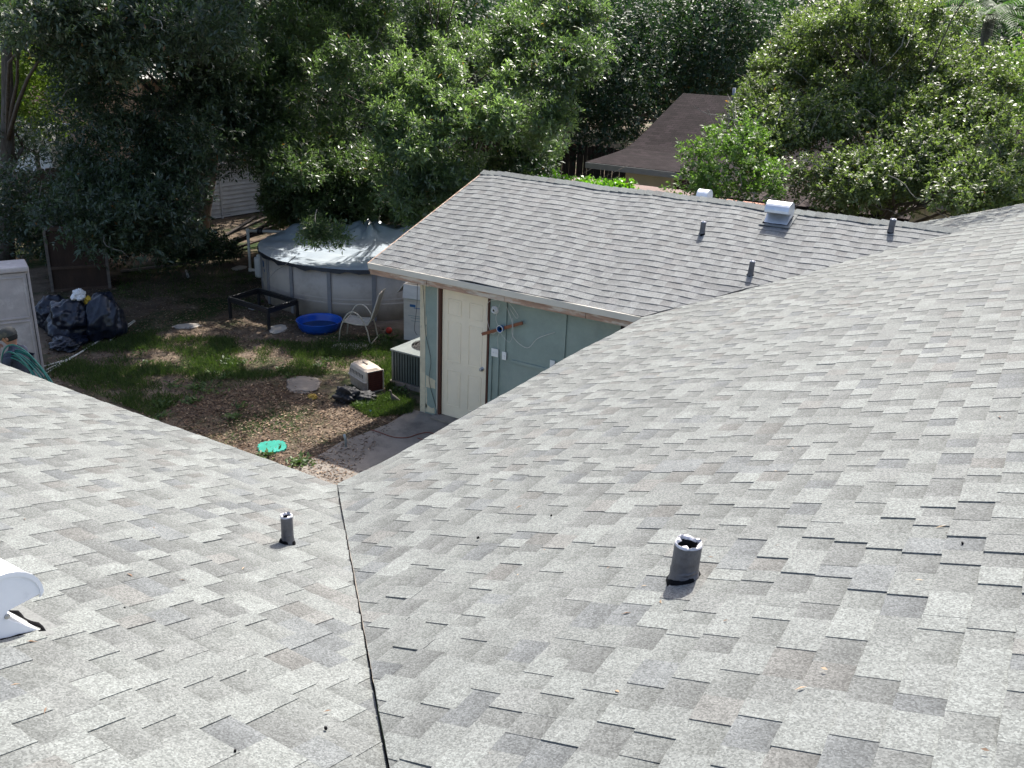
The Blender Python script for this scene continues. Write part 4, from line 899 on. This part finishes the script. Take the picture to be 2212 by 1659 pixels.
roof_strip('roof', [(15.4, 2.36), (17.6, 2.95)], -2.55, 1.5, brick_roof_mat('grey_brown_shingles', (.075, .060, .058)), low)
MB().box((-.5, 15.7, 1.1), (3.9, .1, 2.3)).obj('wall', stucco, low)
o = roof_strip('tile_roof', [(13.9, 2.28), (14.9, 2.40)], -2.4, -.9, pmat('terracotta', (.42, .19, .12), .8, .2, 6), low)
carp = thing('shed_roof', 'flat rusty brown shed roof lying just behind the back ridge', 'shed')
roof_strip('roof', [(12.6, 2.50), (14.2, 2.58)], -5.6, -2.6, pmat('rusty_sheet', (.15, .09, .075), .8, .3, 3), carp)
MB().box((-4.1, 12.75, 1.2), (2.8, .08, 2.4)).obj('wall', wood_grey, carp); MB().box((-4.1, 14.1, 1.2), (2.8, .08, 2.4)).obj('wall', wood_grey, carp)
def fence(x0, x1, y, h, mat, label, wd=.14, dy=0):
    t = thing('board_fence', label, 'fence', (x0, y, GZ), math.atan2(dy, x1-x0)); L_ = math.hypot(x1-x0, dy); n = int(L_/(wd+.012))
    ms = [MB().prism([(0, 0), (wd, 0), (wd, h*k), (wd*.8, h*k+.03), (wd*.2, h*k+.03), (0, h*k)], 0, .02, lambda x, yy, z: (x, z, yy)).mesh('board', mat) for k in (.97, 1, 1.02)]
    for i in range(min(n, 200)):
        o = bpy.data.objects.new('board', ms[R.randrange(3)]); link(o, t); o.location = (i*(wd+.012), R.uniform(-.006, .006), .03); o.rotation_euler = (0, R.uniform(-.012, .012), 0)
    for z in (.35, h*.85): MB().box((L_/2, .045, z), (L_, .04, .09)).obj('rail', mat, t)
    k = 0
    while k*2.4 < L_: MB().box((k*2.4+.05, .11, h/2), (.09, .09, h)).obj('post', mat, t); k += 1
fence(-17, -7.5, 26.5, 1.85, pmat('dark_fence', (.06, .045, .036), .85, .3, 5, stretch=(2, 2, .4)), 'dark weathered board fence behind the neighbour house')
fence(.6, 8.4, 12.9, 1.85, pmat('tan_fence', (.30, .24, .17), .85, .3, 5, stretch=(2, 2, .4)), 'tan board fence behind the far end of the long roof')
fence(-20.5, -19.0, 1.0, 1.7, MATS['dark_fence'], 'dark board fence along the left side of the yard', dy=11.5)
lh = thing('peach_house', 'peach-walled neighbour house glimpsed through the oak leaves', 'house')
peach = pmat('peach_stucco', (.55, .33, .22), .9, .1, 3)
MB().box((-27.5, 20.5, 1.9), (7.5, 8, 3.8)).obj('wall', peach, lh)
MB().add([(-31.7, 16.2, 3.75), (-23.3, 16.2, 3.75), (-23.3, 24.8, 3.75), (-31.7, 24.8, 3.75), (-29, 20.5, 5.4), (-26, 20.5, 5.4)], [(0, 1, 5, 4), (1, 2, 5), (2, 3, 4, 5), (3, 0, 4), (3, 2, 1, 0)]).obj('roof', pmat('pale_roof', (.62, .60, .57), .8, .15, 3), lh)
for dx, dz in ((-2.2, 1.9), (1.6, 1.9)):
    wn = MB().box((-27.5+dx, 16.485, dz), (1.2, .03, 1.1)).obj('window', dark, lh); MB().box((-27.5+dx, 16.46, dz), (.05, .03, 1.1)).obj('mullion', white_trim, wn)
lh2 = thing('white_house', 'white neighbour house far behind the trees at the upper left', 'house')
MB().box((-37, 19, 2.2), (8, 7, 4.4)).obj('wall', pmat('white_stucco', (.75, .74, .72), .85, .06, 3), lh2)
MB().add([(-41.5, 15, 4.35), (-32.5, 15, 4.35), (-32.5, 23, 4.35), (-41.5, 23, 4.35), (-38.5, 19, 6.4), (-35.5, 19, 6.4)], [(0, 1, 5, 4), (1, 2, 5), (2, 3, 4, 5), (3, 0, 4), (3, 2, 1, 0)]).obj('roof', MATS['pale_roof'], lh2)
tr_ = thing('utility_trailer', 'white box trailer parked behind the dark fence at the left', 'trailer', (-27.5, 14.2, GZ), .5)
MB().box((0, 0, 1.25), (2.9, 1.7, 1.7)).obj('body', MATS['white_stucco'], tr_, bevel=.05)
for sx in (-.5, .5):
    for sy in (-.86, .86): MB().lathe([(.10, -.08), (.30, -.08), (.31, 0), (.30, .08), (.10, .08)], 20).obj('wheel', black_metal, tr_, smooth=True, loc=(sx, sy, .31)).rotation_euler = (math.radians(90), 0, 0)
MB().bar((1.4, 0, .5), (2.4, 0, .45), .08, .08).obj('drawbar', steel, tr_)

# ------------------------------------------------------------------ leaves
def leaf_mesh(name, base, dirs, nrm, ln, wd, tone_, mat):
    N = len(base); dirs /= np.linalg.norm(dirs, axis=1, keepdims=True)
    nrm = nrm-dirs*np.sum(nrm*dirs, 1, keepdims=True); nrm /= np.linalg.norm(nrm, axis=1, keepdims=True)+1e-9
    sd = np.cross(dirs, nrm); ln = ln[:, None]; wd = wd[:, None]
    v = np.empty((N, 4, 3), np.float32)
    v[:, 0] = base; v[:, 1] = base+dirs*ln*.55+sd*wd*.5+nrm*wd*.12; v[:, 2] = base+dirs*ln-nrm*ln*.10; v[:, 3] = base+dirs*ln*.55-sd*wd*.5+nrm*wd*.12
    me = bpy.data.meshes.new(name); me.vertices.add(4*N); me.vertices.foreach_set('co', v.ravel())
    me.loops.add(4*N); me.loops.foreach_set('vertex_index', np.arange(4*N, dtype=np.int32)); me.polygons.add(N)
    me.polygons.foreach_set('loop_start', np.arange(0, 4*N, 4, dtype=np.int32)); me.polygons.foreach_set('loop_total', np.full(N, 4, np.int32))
    a = me.attributes.new('tone', 'FLOAT', 'FACE'); a.data.foreach_set('value', tone_.astype(np.float32)); me.materials.append(mat); me.update(); me.validate(); return me
def sprigs(C, rad, nsp, per, ll, lw, up=.35, flat=.75):
    """C (n,3) clump centres, rad (n,), nsp sprigs each; returns leaf arrays"""
    n = len(C); idx = np.repeat(np.arange(n), nsp); N = len(idx)
    d = NR.normal(size=(N, 3)); d /= np.linalg.norm(d, axis=1, keepdims=True)
    r = rad[idx]*NR.random(N)**.45
    P = C[idx]+d*r[:, None]*np.array([1, 1, flat])
    ax = d*.7+NR.normal(size=(N, 3))*.5+np.array([0, 0, up]); ax /= np.linalg.norm(ax, axis=1, keepdims=True)
    j = np.repeat(np.arange(N), per); K = len(j)
    q = NR.normal(size=(K, 3)); q -= ax[j]*np.sum(q*ax[j], 1, keepdims=True); q /= np.linalg.norm(q, axis=1, keepdims=True)
    s = NR.random(K); base = P[j]+ax[j]*(s[:, None]-.5)*ll*2.4
    dr = ax[j]*(.35+.5*s[:, None])+q*.8
    nm = ax[j]*.5+np.array([0, 0, .9])+NR.normal(size=(K, 3))*.45
    ctone = np.repeat(NR.random(n)*.35, nsp)[j]
    return base, dr, nm, ll*NR.uniform(.65, 1.25, K), lw*NR.uniform(.75, 1.25, K), np.clip(ctone+NR.random(K)*.55, 0, .96)
NOGO = [(428, 372, 575, 475), (0, 135, 105, 235), (5, 90, 85, 118), (295, 150, 345, 225), (66, 352, 118, 395), (1255, 205, 1425, 415), (1425, 200, 1500, 300), (2120, -20, 2212, 95)]      # gaps where the photograph looks through between the boughs
SPOTS = [(Vector((-8.6, 10.3, 1.2)), 1.3), (Vector((-7.6, 10.8, 4.1)), 1.3), (Vector((-7.4, 9.2, 1.1)), .9), (Vector((-9.9, 11.7, 1.4)), .9), (Vector((-8.4, 8.9, 1.1)), .9), (Vector((-9.7, 9.8, 1.1)), .9), (Vector((-8.8, 11.9, 1.3)), .9), (Vector((-6.0, 11.9, 4.0)), .9), (Vector((-9.9, 8.0, 0)), .45), (Vector((-8.9, 5.4, 0)), .6), (Vector((-7.4, 5.2, 0)), .5), (Vector((-6.2, 6.6, 0)), .5), (Vector((-9.8, 6.3, 0)), .5), (Vector((-5.3, 4.6, 0)), .5), (Vector((-8.2, 7.3, 0)), .4), (Vector((-4.6, 5.6, 0)), .5)]   # places the sun reaches through the canopy
def shaded(p):
    p = Vector(p)
    for q, r in SPOTS:
        d = p-q
        if p.z > 2.8 and d.z > .9 and (d-SUN*d.dot(SUN)).length < r+.3: return True
    return False
def ell(cx, cy, rx, ry, d0, d1, n, open_=True):
    out = []
    while len(out) < n:
        a, b = R.uniform(-1, 1), R.uniform(-1, 1)
        if a*a+b*b <= 1:
            x, y, d = cx+a*rx, cy+b*ry, R.uniform(d0, d1); n -= .02
            if d < 31 and any(x0-22 < x < x1+22 and y0-22 < y < y1+22 for x0, y0, x1, y1 in NOGO): continue
            p = at(x, y, d)
            if open_ and shaded(p): continue
            out.append(p)
    return out
def tree(name, label, cat, basep, groups, trunk_r, mat, lean=None, group=None, limbs=14, hf=.6, twigs=0, tmat=bark):
    """groups: list of (centres, radius range, sprigs, per, leaf len, leaf width)"""
    t = thing(name, label, cat, (basep[0], basep[1], GZ), 0, group); o3 = np.array([basep[0], basep[1], GZ])
    arrs = []; allc = []
    for (C, r0, r1, nsp, per, ll, lw, *tb) in groups:
        C = np.array([tuple(c) for c in C]); C[:, 2] = np.maximum(C[:, 2], .35); rad = NR.uniform(r0, r1, len(C)); arrs.append(list(sprigs(C-o3, rad, nsp, per, ll, lw))); allc.append(C-o3)
        if tb: arrs[-1][5] = np.clip(arrs[-1][5]+tb[0], 0, .97)  # optional tone lift: lighter leaf colour paints sunlight onto a group
    cat_ = [np.concatenate([a[k] for a in arrs]) for k in range(6)]
    cat_[5][NR.random(len(cat_[5])) < .004] = 1.0
    o = bpy.data.objects.new('crown', leaf_mesh('crown', *cat_, mat)); link(o, t)
    C = np.concatenate(allc); mb = MB(); top = Vector(C.mean(0)); hmax = C[:, 2].max()*hf
    ln = lean or (0, 0); tp = []
    for k in range(9):
        u = k/8; tp.append((ln[0]*u+.12*math.sin(3*u+1)*trunk_r*3, ln[1]*u+.10*math.sin(4*u)*trunk_r*3, -.05+u*hmax))
    mb.tube(tp, [trunk_r*(1.35 if k == 0 else 1-.7*k/8) for k in range(9)], 12)
    pick = list(range(len(C))); R.shuffle(pick)
    for i in pick[:limbs]:
        c = Vector(C[i]); u = min(.95, max(.25, (c.z*.6)/hmax)); k = u*8; a = Vector(tp[int(k)]); m_ = (a+c)/2+Vector((R.uniform(-.3, .3), R.uniform(-.3, .3), R.uniform(.1, .5)))
        r_ = trunk_r*(.34*(1-u)+.08); q = [a, a.lerp(m_, .55)+Vector((0, 0, .08)), m_, m_.lerp(c, .6), c]
        mb.tube(q, [r_, r_*.8, r_*.6, r_*.4, r_*.15], 7)
        for _ in range(3):
            e = c+Vector((R.gauss(0, .35), R.gauss(0, .35), R.gauss(0, .3))); mb.tube([m_.lerp(c, R.uniform(.2, .8)), (m_+e)/2+Vector((0, 0, .1)), e], [r_*.3, r_*.2, .006], 5)
    mb.obj('trunk', tmat, t, smooth=True)
    if twigs:
        mb = MB()
        for _ in range(twigs):
            c = Vector(C[R.randrange(len(C))]); p = c+Vector((R.gauss(0, .3), R.gauss(0, .3), R.gauss(0, .2))); q = [p]; d = Vector((R.gauss(0, 1), R.gauss(0, 1), R.gauss(-.3, .6))).normalized()
            for s_ in range(5): d = (d+Vector((R.gauss(0, .35), R.gauss(0, .35), R.gauss(-.1, .3)))).normalized(); p = p+d*.16; q.append(p)
            mb.tube(q, [.010, .008, .007, .006, .005, .003], 4)
        mb.obj('twigs', twig_mat, t)['kind'] = 'stuff'
    return t
oak = leafmat('oak_leaf', (.024, .042, .024), (.070, .100, .056), .46, .26, .7)
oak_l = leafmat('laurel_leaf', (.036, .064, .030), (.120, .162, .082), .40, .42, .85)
olive = leafmat('olive_green_leaf', (.042, .064, .026), (.118, .145, .060), .45, .40, .7)
bright = leafmat('young_leaf', (.050, .095, .024), (.13, .195, .050), .48, .40, .5)
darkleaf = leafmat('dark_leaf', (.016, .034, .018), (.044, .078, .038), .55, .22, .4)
vine_l = leafmat('vine_leaf', (.08, .18, .015), (.17, .32, .03), .4, .4, .4)

def bank(cx, cy, rx, ry, dlo, dhi, n):
    """a bough whose leaf surface climbs away from the viewer, so the sun reaches all of it"""
    out = []
    while len(out) < n:
        a, b = R.uniform(-1, 1), R.uniform(-1, 1)
        if a*a+b*b > 1: continue
        x, y = cx+a*rx, cy+b*ry
        if any(x0-14 < x < x1+14 and y0-14 < y < y1+14 for x0, y0, x1, y1 in NOGO): n -= .05; continue
        out.append(at(x, y, dhi+(dlo-dhi)*(b+1)/2+R.uniform(-.25, .25)))
    return out
# the oak over the pool
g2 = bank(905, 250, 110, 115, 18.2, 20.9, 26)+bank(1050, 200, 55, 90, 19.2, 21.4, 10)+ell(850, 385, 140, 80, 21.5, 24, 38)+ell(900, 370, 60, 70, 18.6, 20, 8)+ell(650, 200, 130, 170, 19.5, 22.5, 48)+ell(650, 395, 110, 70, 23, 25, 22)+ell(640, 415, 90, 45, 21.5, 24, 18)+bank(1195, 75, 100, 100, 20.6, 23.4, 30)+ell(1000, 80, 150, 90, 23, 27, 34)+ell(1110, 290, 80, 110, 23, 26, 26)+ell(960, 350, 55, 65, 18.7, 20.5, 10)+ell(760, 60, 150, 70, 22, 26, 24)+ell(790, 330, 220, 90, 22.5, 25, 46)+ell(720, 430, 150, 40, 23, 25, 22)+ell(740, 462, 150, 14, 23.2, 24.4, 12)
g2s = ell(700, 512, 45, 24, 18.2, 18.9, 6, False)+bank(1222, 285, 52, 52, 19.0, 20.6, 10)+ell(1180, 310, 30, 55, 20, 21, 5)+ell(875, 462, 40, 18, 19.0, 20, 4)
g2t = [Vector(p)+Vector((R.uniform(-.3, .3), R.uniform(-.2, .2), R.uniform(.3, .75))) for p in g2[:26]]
g2h = []
while len(g2h) < 25:
    p = (R.uniform(-8.4, -5.9), R.uniform(9.2, 12.6), R.uniform(6.9, 8.8))
    if 3.7 < p[1]-.818*p[2] < 5.7 and not shaded(p): g2h.append(p)
tree('oak_tree', 'spreading oak overhanging the tarp-covered pool, sunlit boughs in the middle', 'tree', (-10.4, 15.4), [(g2[:36], .32, .52, 66, 11, .125, .036, .38), (g2[36:], .40, .70, 72, 11, .125, .035), (g2s[:6], .20, .34, 26, 10, .12, .033), (g2s[6:], .20, .36, 28, 10, .12, .033, .3), (g2t, .12, .28, 14, 10, .115, .030, .45), (g2h, .7, 1.0, 50, 6, .22, .09)], .24, oak_l, (.8, -1.6), limbs=26, twigs=50, hf=.45)  # sunlit boughs and their tips get lighter leaves, sunlight put into the colour
# the big left oak with its high canopy over the yard
g1 = ell(330, 230, 210, 240, 19, 24, 100)+ell(290, 440, 180, 85, 18.5, 22, 40)+ell(250, 50, 270, 80, 16, 22, 70)+ell(470, 220, 80, 140, 20, 24, 26)+ell(560, 440, 30, 50, 20, 22, 5)
g1h = []
while len(g1h) < 34:
    p = (R.uniform(-13.5, -9.0), R.uniform(12.5, 18), R.uniform(7, 10.5))
    if not shaded(p): g1h.append(p)
while len(g1h) < 140:
    p = (R.uniform(-19, -8.6), R.uniform(8.6, 18), R.uniform(7.0, 11))
    if p[1]-.82*p[2] > 1.2 and not shaded(p): g1h.append(p)
g1h += [(R.uniform(-10.5, -7.2), y_, z_) for z_ in (7.2, 7.8, 8.4, 9.0) for y_ in (z_*.82+.8, z_*.82+1.6, z_*.82+2.4)]
tree('oak_tree', 'tall dark oak with a leaning trunk before the white siding shed', 'tree', (-16.4, 12.2), [(g1, .42, .78, 52, 11, .125, .037), (g1h, .8, 1.3, 50, 6, .24, .10)], .25, oak, (1.2, 1.0), limbs=34, twigs=110)
g3 = ell(55, 455, 90, 90, 22, 26, 22)+ell(60, 40, 80, 45, 17, 21, 14)+ell(160, 520, 110, 50, 22.5, 25, 16)+ell(20, 310, 60, 40, 24, 27, 6)
tree('oak_tree', 'dark tree filling the far left edge above the plastic shed', 'tree', (-17.6, 7.4), [(g3, .5, .85, 62, 7, .12, .038)], .20, oak, (1.5, .5), hf=1.35, limbs=14, twigs=40)
# shrubs under the oak
g4b = ell(870, 360, 170, 70, 23.5, 26, 34)+ell(1100, 380, 70, 30, 23, 26, 10)
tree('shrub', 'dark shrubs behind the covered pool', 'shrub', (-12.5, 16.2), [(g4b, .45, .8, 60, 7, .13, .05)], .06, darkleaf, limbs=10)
g4 = ell(330, 535, 130, 35, 22.5, 24.5, 18)+ell(470, 540, 50, 30, 22.8, 24, 7)
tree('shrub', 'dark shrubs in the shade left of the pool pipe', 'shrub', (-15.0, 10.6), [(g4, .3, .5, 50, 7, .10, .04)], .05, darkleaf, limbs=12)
# right hand tree: many separate boughs
g5 = bank(1850, 240, 240, 185, 16.3, 21.5, 100)+bank(2090, 270, 130, 165, 16, 20.5, 50)+bank(1730, 190, 90, 120, 17.6, 21.5, 26)+ell(1900, 60, 200, 60, 19, 23, 46)+ell(1870, 405, 170, 35, 17.5, 20, 22)+bank(1640, 260, 40, 80, 17.4, 19.6, 12)+ell(2130, 400, 110, 45, 16.5, 18.5, 18)
g5h = [(R.uniform(1.4, 4.6), R.uniform(12.9, 15.2), R.uniform(6.9, 8.6)) for _ in range(14)]
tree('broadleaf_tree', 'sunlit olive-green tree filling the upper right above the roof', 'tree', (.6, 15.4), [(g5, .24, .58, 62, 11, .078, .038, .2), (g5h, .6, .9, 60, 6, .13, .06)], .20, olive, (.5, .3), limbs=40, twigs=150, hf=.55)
g6 = ell(1575, 360, 80, 60, 15.6, 16.8, 24)+ell(1660, 390, 40, 30, 15.8, 16.8, 6)+ell(1500, 335, 14, 40, 15.8, 16.2, 3)+ell(1590, 300, 50, 45, 16, 17, 7)+ell(1490, 405, 35, 14, 15.6, 16.4, 3)
tree('sapling', 'bright green young tree just behind the back ridge', 'tree', (-1.95, 13.0), [(g6, .18, .36, 18, 10, .080, .040)], .05, bright, limbs=14, twigs=24, tmat=twig_mat)
# trees behind
g7 = ell(1450, 100, 230, 130, 35, 41, 90)+ell(1290, 190, 90, 120, 33, 38, 30)
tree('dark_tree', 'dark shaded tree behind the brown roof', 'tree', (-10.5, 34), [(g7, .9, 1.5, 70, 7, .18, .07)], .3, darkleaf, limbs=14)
g8 = ell(60, 200, 90, 80, 33, 36, 26)
tree('sunny_shrub', 'yellow-green sunlit tree glimpsed at the far left', 'tree', (-25.5, 13.4), [(g8, .6, 1.0, 70, 6, .15, .08)], .1, leafmat('yellow_leaf', (.075, .11, .02), (.16, .21, .045), .5, .4, .4), limbs=8)
g9 = ell(2195, 190, 45, 100, 21, 24, 12)
tree('broadleaf_tree', 'bright green tree at the right picture edge', 'tree', (2.6, 20.0), [(g9, .5, .8, 80, 7, .09, .042)], .15, bright, limbs=8)
g10 = ell(750, 60, 520, 90, 31, 40, 90)+ell(250, 90, 260, 90, 38, 44, 40)+ell(800, 230, 400, 100, 30, 36, 50)
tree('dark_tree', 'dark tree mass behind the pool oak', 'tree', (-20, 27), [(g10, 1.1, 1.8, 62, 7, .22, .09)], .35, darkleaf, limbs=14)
# palm fronds top right
pl = thing('palm_tree', 'palm fronds showing at the top right corner', 'palm', (1.3, 24.0, GZ))
MB().tube([(0, 0, 0), (.1, 0, 3), (.05, 0, 6.6)], [.22, .17, .14], 12).obj('trunk', bark, pl, smooth=True)
fm_ = leafmat('palm_leaf', (.03, .07, .02), (.07, .13, .04), .6, .35, .2)
for k in range(16):
    a = k*2.4; e = R.uniform(-.1, .9); L_ = 2.3; base = []; dr = []; nm = []; pts = []
    for s_ in range(36):
        u = s_/35; x = L_*u*math.cos(e*(1-u*.6)); z = L_*(math.sin(e)*u-.75*u*u)
        c = np.array([x*math.cos(a)+.05, x*math.sin(a), 6.6+z]); pts.append(c)
        for sd in (-1, 1):
            base.append(c); dr.append(np.array([math.cos(a)*.6-sd*math.sin(a), math.sin(a)*.6+sd*math.cos(a), -.35])); nm.append(np.array([0, 0, 1.])+NR.normal(size=3)*.1)
    n_ = len(base)
    o = bpy.data.objects.new('frond', leaf_mesh('frond', np.array(base), np.array(dr), np.array(nm), np.full(n_, .42), np.full(n_, .035), NR.random(n_)*.8, fm_)); link(o, pl)
# the far wood
C = np.array([at(R.uniform(-200, 2400), R.uniform(-20, 230), R.uniform(50, 66)) for _ in range(420)]); C = C[(C[:, 2] > .5)]
fw = bpy.data.objects.new('far_wood', leaf_mesh('far_wood', *sprigs(C, NR.uniform(1.6, 2.8, len(C)), 60, 7, .34, .16), darkleaf)); link(fw); tag(fw, 'far wood closing the view behind the gardens', 'wood', kind='stuff')
# vine on the shed roof
P = []; 
for _ in range(40): P.append((R.uniform(-5.7, -3.6), R.uniform(12.5, 13.1), 2.55+R.uniform(0, .14)))
tree('vine', 'bright green creeper spilling over the rusty shed roof', 'vine', (-5.3, 12.5), [(P, .10, .20, 16, 6, .075, .06)], .02, vine_l, limbs=6)

# ------------------------------------------------------------------ ground cover
def inpoly(x, y, poly):
    c = np.zeros(len(x), bool); n = len(poly)
    for i in range(n):
        x0, y0 = poly[i]; x1, y1 = poly[(i+1) % n]; k = ((y0 > y) != (y1 > y)) & (x < (x1-x0)*(y-y0)/(y1-y0+1e-12)+x0); c ^= k
    return c
def scatter(pix, n):
    poly = [tuple(G(*p)[:2]) for p in pix]; a = np.array(poly); x = NR.uniform(a[:, 0].min(), a[:, 0].max(), n*3); y = NR.uniform(a[:, 1].min(), a[:, 1].max(), n*3); k = inpoly(x, y, poly); return np.stack([x[k], y[k]], 1)[:n]
def fnoise(P, f, s):
    x, y = P[:, 0]*f, P[:, 1]*f; return .5+.25*np.sin(x*1.3+s+1.7*np.sin(y*.9+s))+.25*np.sin(y*1.7-s+1.3*np.sin(x*1.1+2*s))
grass_px = [(100, 790), (200, 750), (330, 715), (500, 735), (650, 742), (845, 740), (850, 800), (760, 810), (600, 815), (500, 845), (400, 860), (330, 905), (200, 850), (100, 812)]
P = scatter(grass_px, 60000); P = P[fnoise(P, 2.2, .4)*.6+fnoise(P, 5.1, 2.)*.4+NR.random(len(P))*.4 > .69]
P = np.concatenate([P, scatter([(760, 880), (850, 850), (896, 870), (890, 895), (800, 905)], 5000), scatter([(820, 800), (850, 780), (850, 850), (838, 850)], 3000), scatter([(400, 560), (560, 600), (480, 640), (250, 650), (250, 600)], 3000)])
n = len(P); base = np.column_stack([P, np.full(n, GZ)]); d = NR.normal(size=(n, 3))*.55; d[:, 2] = 1
gr = bpy.data.objects.new('grass', leaf_mesh('grass', base, d, NR.normal(size=(n, 3)), NR.uniform(.05, .13, n), NR.uniform(.006, .012, n), NR.random(n)*.9, leafmat('grass_blade', (.032, .054, .016), (.080, .112, .036), .7, .28, .2))); link(gr); tag(gr, 'patchy green grass in the middle of the yard', 'grass', kind='stuff')
lit_px = [(380, 870), (600, 822), (700, 850), (760, 880), (890, 885), (830, 935), (800, 980), (740, 1060), (600, 1010), (380, 930)]
P = np.concatenate([scatter(lit_px, 11000), scatter([(100, 600), (560, 600), (850, 720), (840, 800), (300, 940), (100, 830)], 22000), scatter([(560, 1000), (700, 985), (800, 1030), (740, 1060)], 1500)])
n = len(P); base = np.column_stack([P, GZ+.004+NR.random(n)*.02]); a = NR.random(n)*6.28; d = np.column_stack([np.cos(a), np.sin(a), NR.normal(size=n)*.25]); nm = NR.normal(size=(n, 3))*.4; nm[:, 2] += 1
def litter_mat():
    m, nt, b, N, L = _mat('dead_leaf'); a_ = N.new('ShaderNodeAttribute'); a_.attribute_name = 'tone'
    rp = ramp(N, [(0, (.055, .030, .018)), (.4, (.14, .080, .045)), (.75, (.27, .17, .10)), (1, (.42, .32, .21))]); L.new(a_.outputs['Fac'], rp.inputs[0]); L.new(rp.outputs[0], b.inputs['Base Color']); b.inputs['Roughness'].default_value = .7; return m
MATS_litter = litter_mat()
ll_ = bpy.data.objects.new('leaf_litter', leaf_mesh('leaf_litter', base, d, nm, NR.uniform(.022, .075, n), NR.uniform(.009, .024, n), NR.random(n)**2, MATS_litter)); link(ll_); tag(ll_, 'dry brown oak leaves scattered over the soil', 'leaf litter', kind='stuff')
# broad-leaved weeds
wp = [(440, 838), (470, 850), (415, 870), (350, 880), (480, 820), (700, 790), (500, 790), (380, 830), (640, 1005), (655, 1000), (575, 985), (845, 870), (790, 880), (852, 846), (265, 625), (560, 655), (300, 770), (345, 905), (505, 905), (610, 800), (830, 742)]
acc = []
for k, (px, py) in enumerate(wp*3):
    P = G(px+(R.gauss(0, 14) if k >= len(wp) else 0), py+(R.gauss(0, 8) if k >= len(wp) else 0)); n = R.randrange(12, 30); a = NR.random(n)*6.28; base = np.column_stack([NR.normal(size=n)*.06, NR.normal(size=n)*.06, NR.random(n)*.05])+np.array([P[0], P[1], GZ])
    d = np.column_stack([np.cos(a), np.sin(a), NR.uniform(.2, .9, n)]); nm = NR.normal(size=(n, 3))*.3; nm[:, 2] += 1; acc.append((base, d, nm, NR.uniform(.05, .12, n), NR.uniform(.02, .042, n), NR.random(n)*.9))
wo = bpy.data.objects.new('weeds', leaf_mesh('weeds', *[np.concatenate([a[k] for a in acc]) for k in range(6)], leafmat('weed_leaf', (.035, .07, .018), (.09, .14, .035), .5, .3, .4))); link(wo); tag(wo, 'broad-leaved green weeds scattered through the yard', 'weeds', kind='stuff')
# bits of debris on the roof
def on_roof(px, py, k): return hit(px, py, *{'R': ((-PM, 0, 1), HE), 'L': ((0, PM, 1), HE), 'B': ((0, -PM, 1), HE-PM*W_)}[k])
for px, py, k, r in ((1034, 1166, 'R', .014), (1040, 1370, 'R', .016), (1052, 1374, 'R', .010), (702, 1580, 'L', .011), (1192, 1118, 'R', .010), (268, 1320, 'L', .009), (506, 1630, 'L', .008), (2080, 1180, 'R', .008)):
    P = on_roof(px, py, k); n = Vector(FR[k][3]); poly = [(r*R.uniform(.6, 1.4)*math.cos(a), r*R.uniform(.5, 1.1)*math.sin(a)) for a in np.linspace(0, 6.28, 11)[:-1]]
    poly = [(x*.55, y*.55) for x, y in poly]; e, tt = FR[k][1], FR[k][2]; MB().prism(poly, .008, .017, lambda x, y, z: Vector(P)+e*x+tt*y+n*z).obj('tar_spot', tar, house)
acc = []
for _ in range(46):
    k = R.choice('RRL'); px, py = (R.uniform(900, 2200), R.uniform(700, 1650)) if k == 'R' else (R.uniform(20, 760), R.uniform(1060, 1650))
    P = on_roof(px, py, k)
    if (k == 'R' and (P[0] < .1 or P[1] < -P[0]+.1)) or (k == 'L' and (P[1] > -.1 or P[0] > -P[1]-.1)): continue
    n = np.array(FR[k][3]); d = NR.normal(size=3); d -= n*(d@n); acc.append((P+n*.017, d, n+NR.normal(size=3)*.2))
n_ = len(acc)
rl = bpy.data.objects.new('roof_litter', leaf_mesh('roof_litter', np.array([a[0] for a in acc]), np.array([a[1] for a in acc]), np.array([a[2] for a in acc]), NR.uniform(.015, .05, n_), NR.uniform(.004, .012, n_), NR.random(n_)*.7+.3, MATS_litter)); link(rl); tag(rl, 'a few dry leaf scraps lying on the shingles', 'leaf litter', kind='stuff')
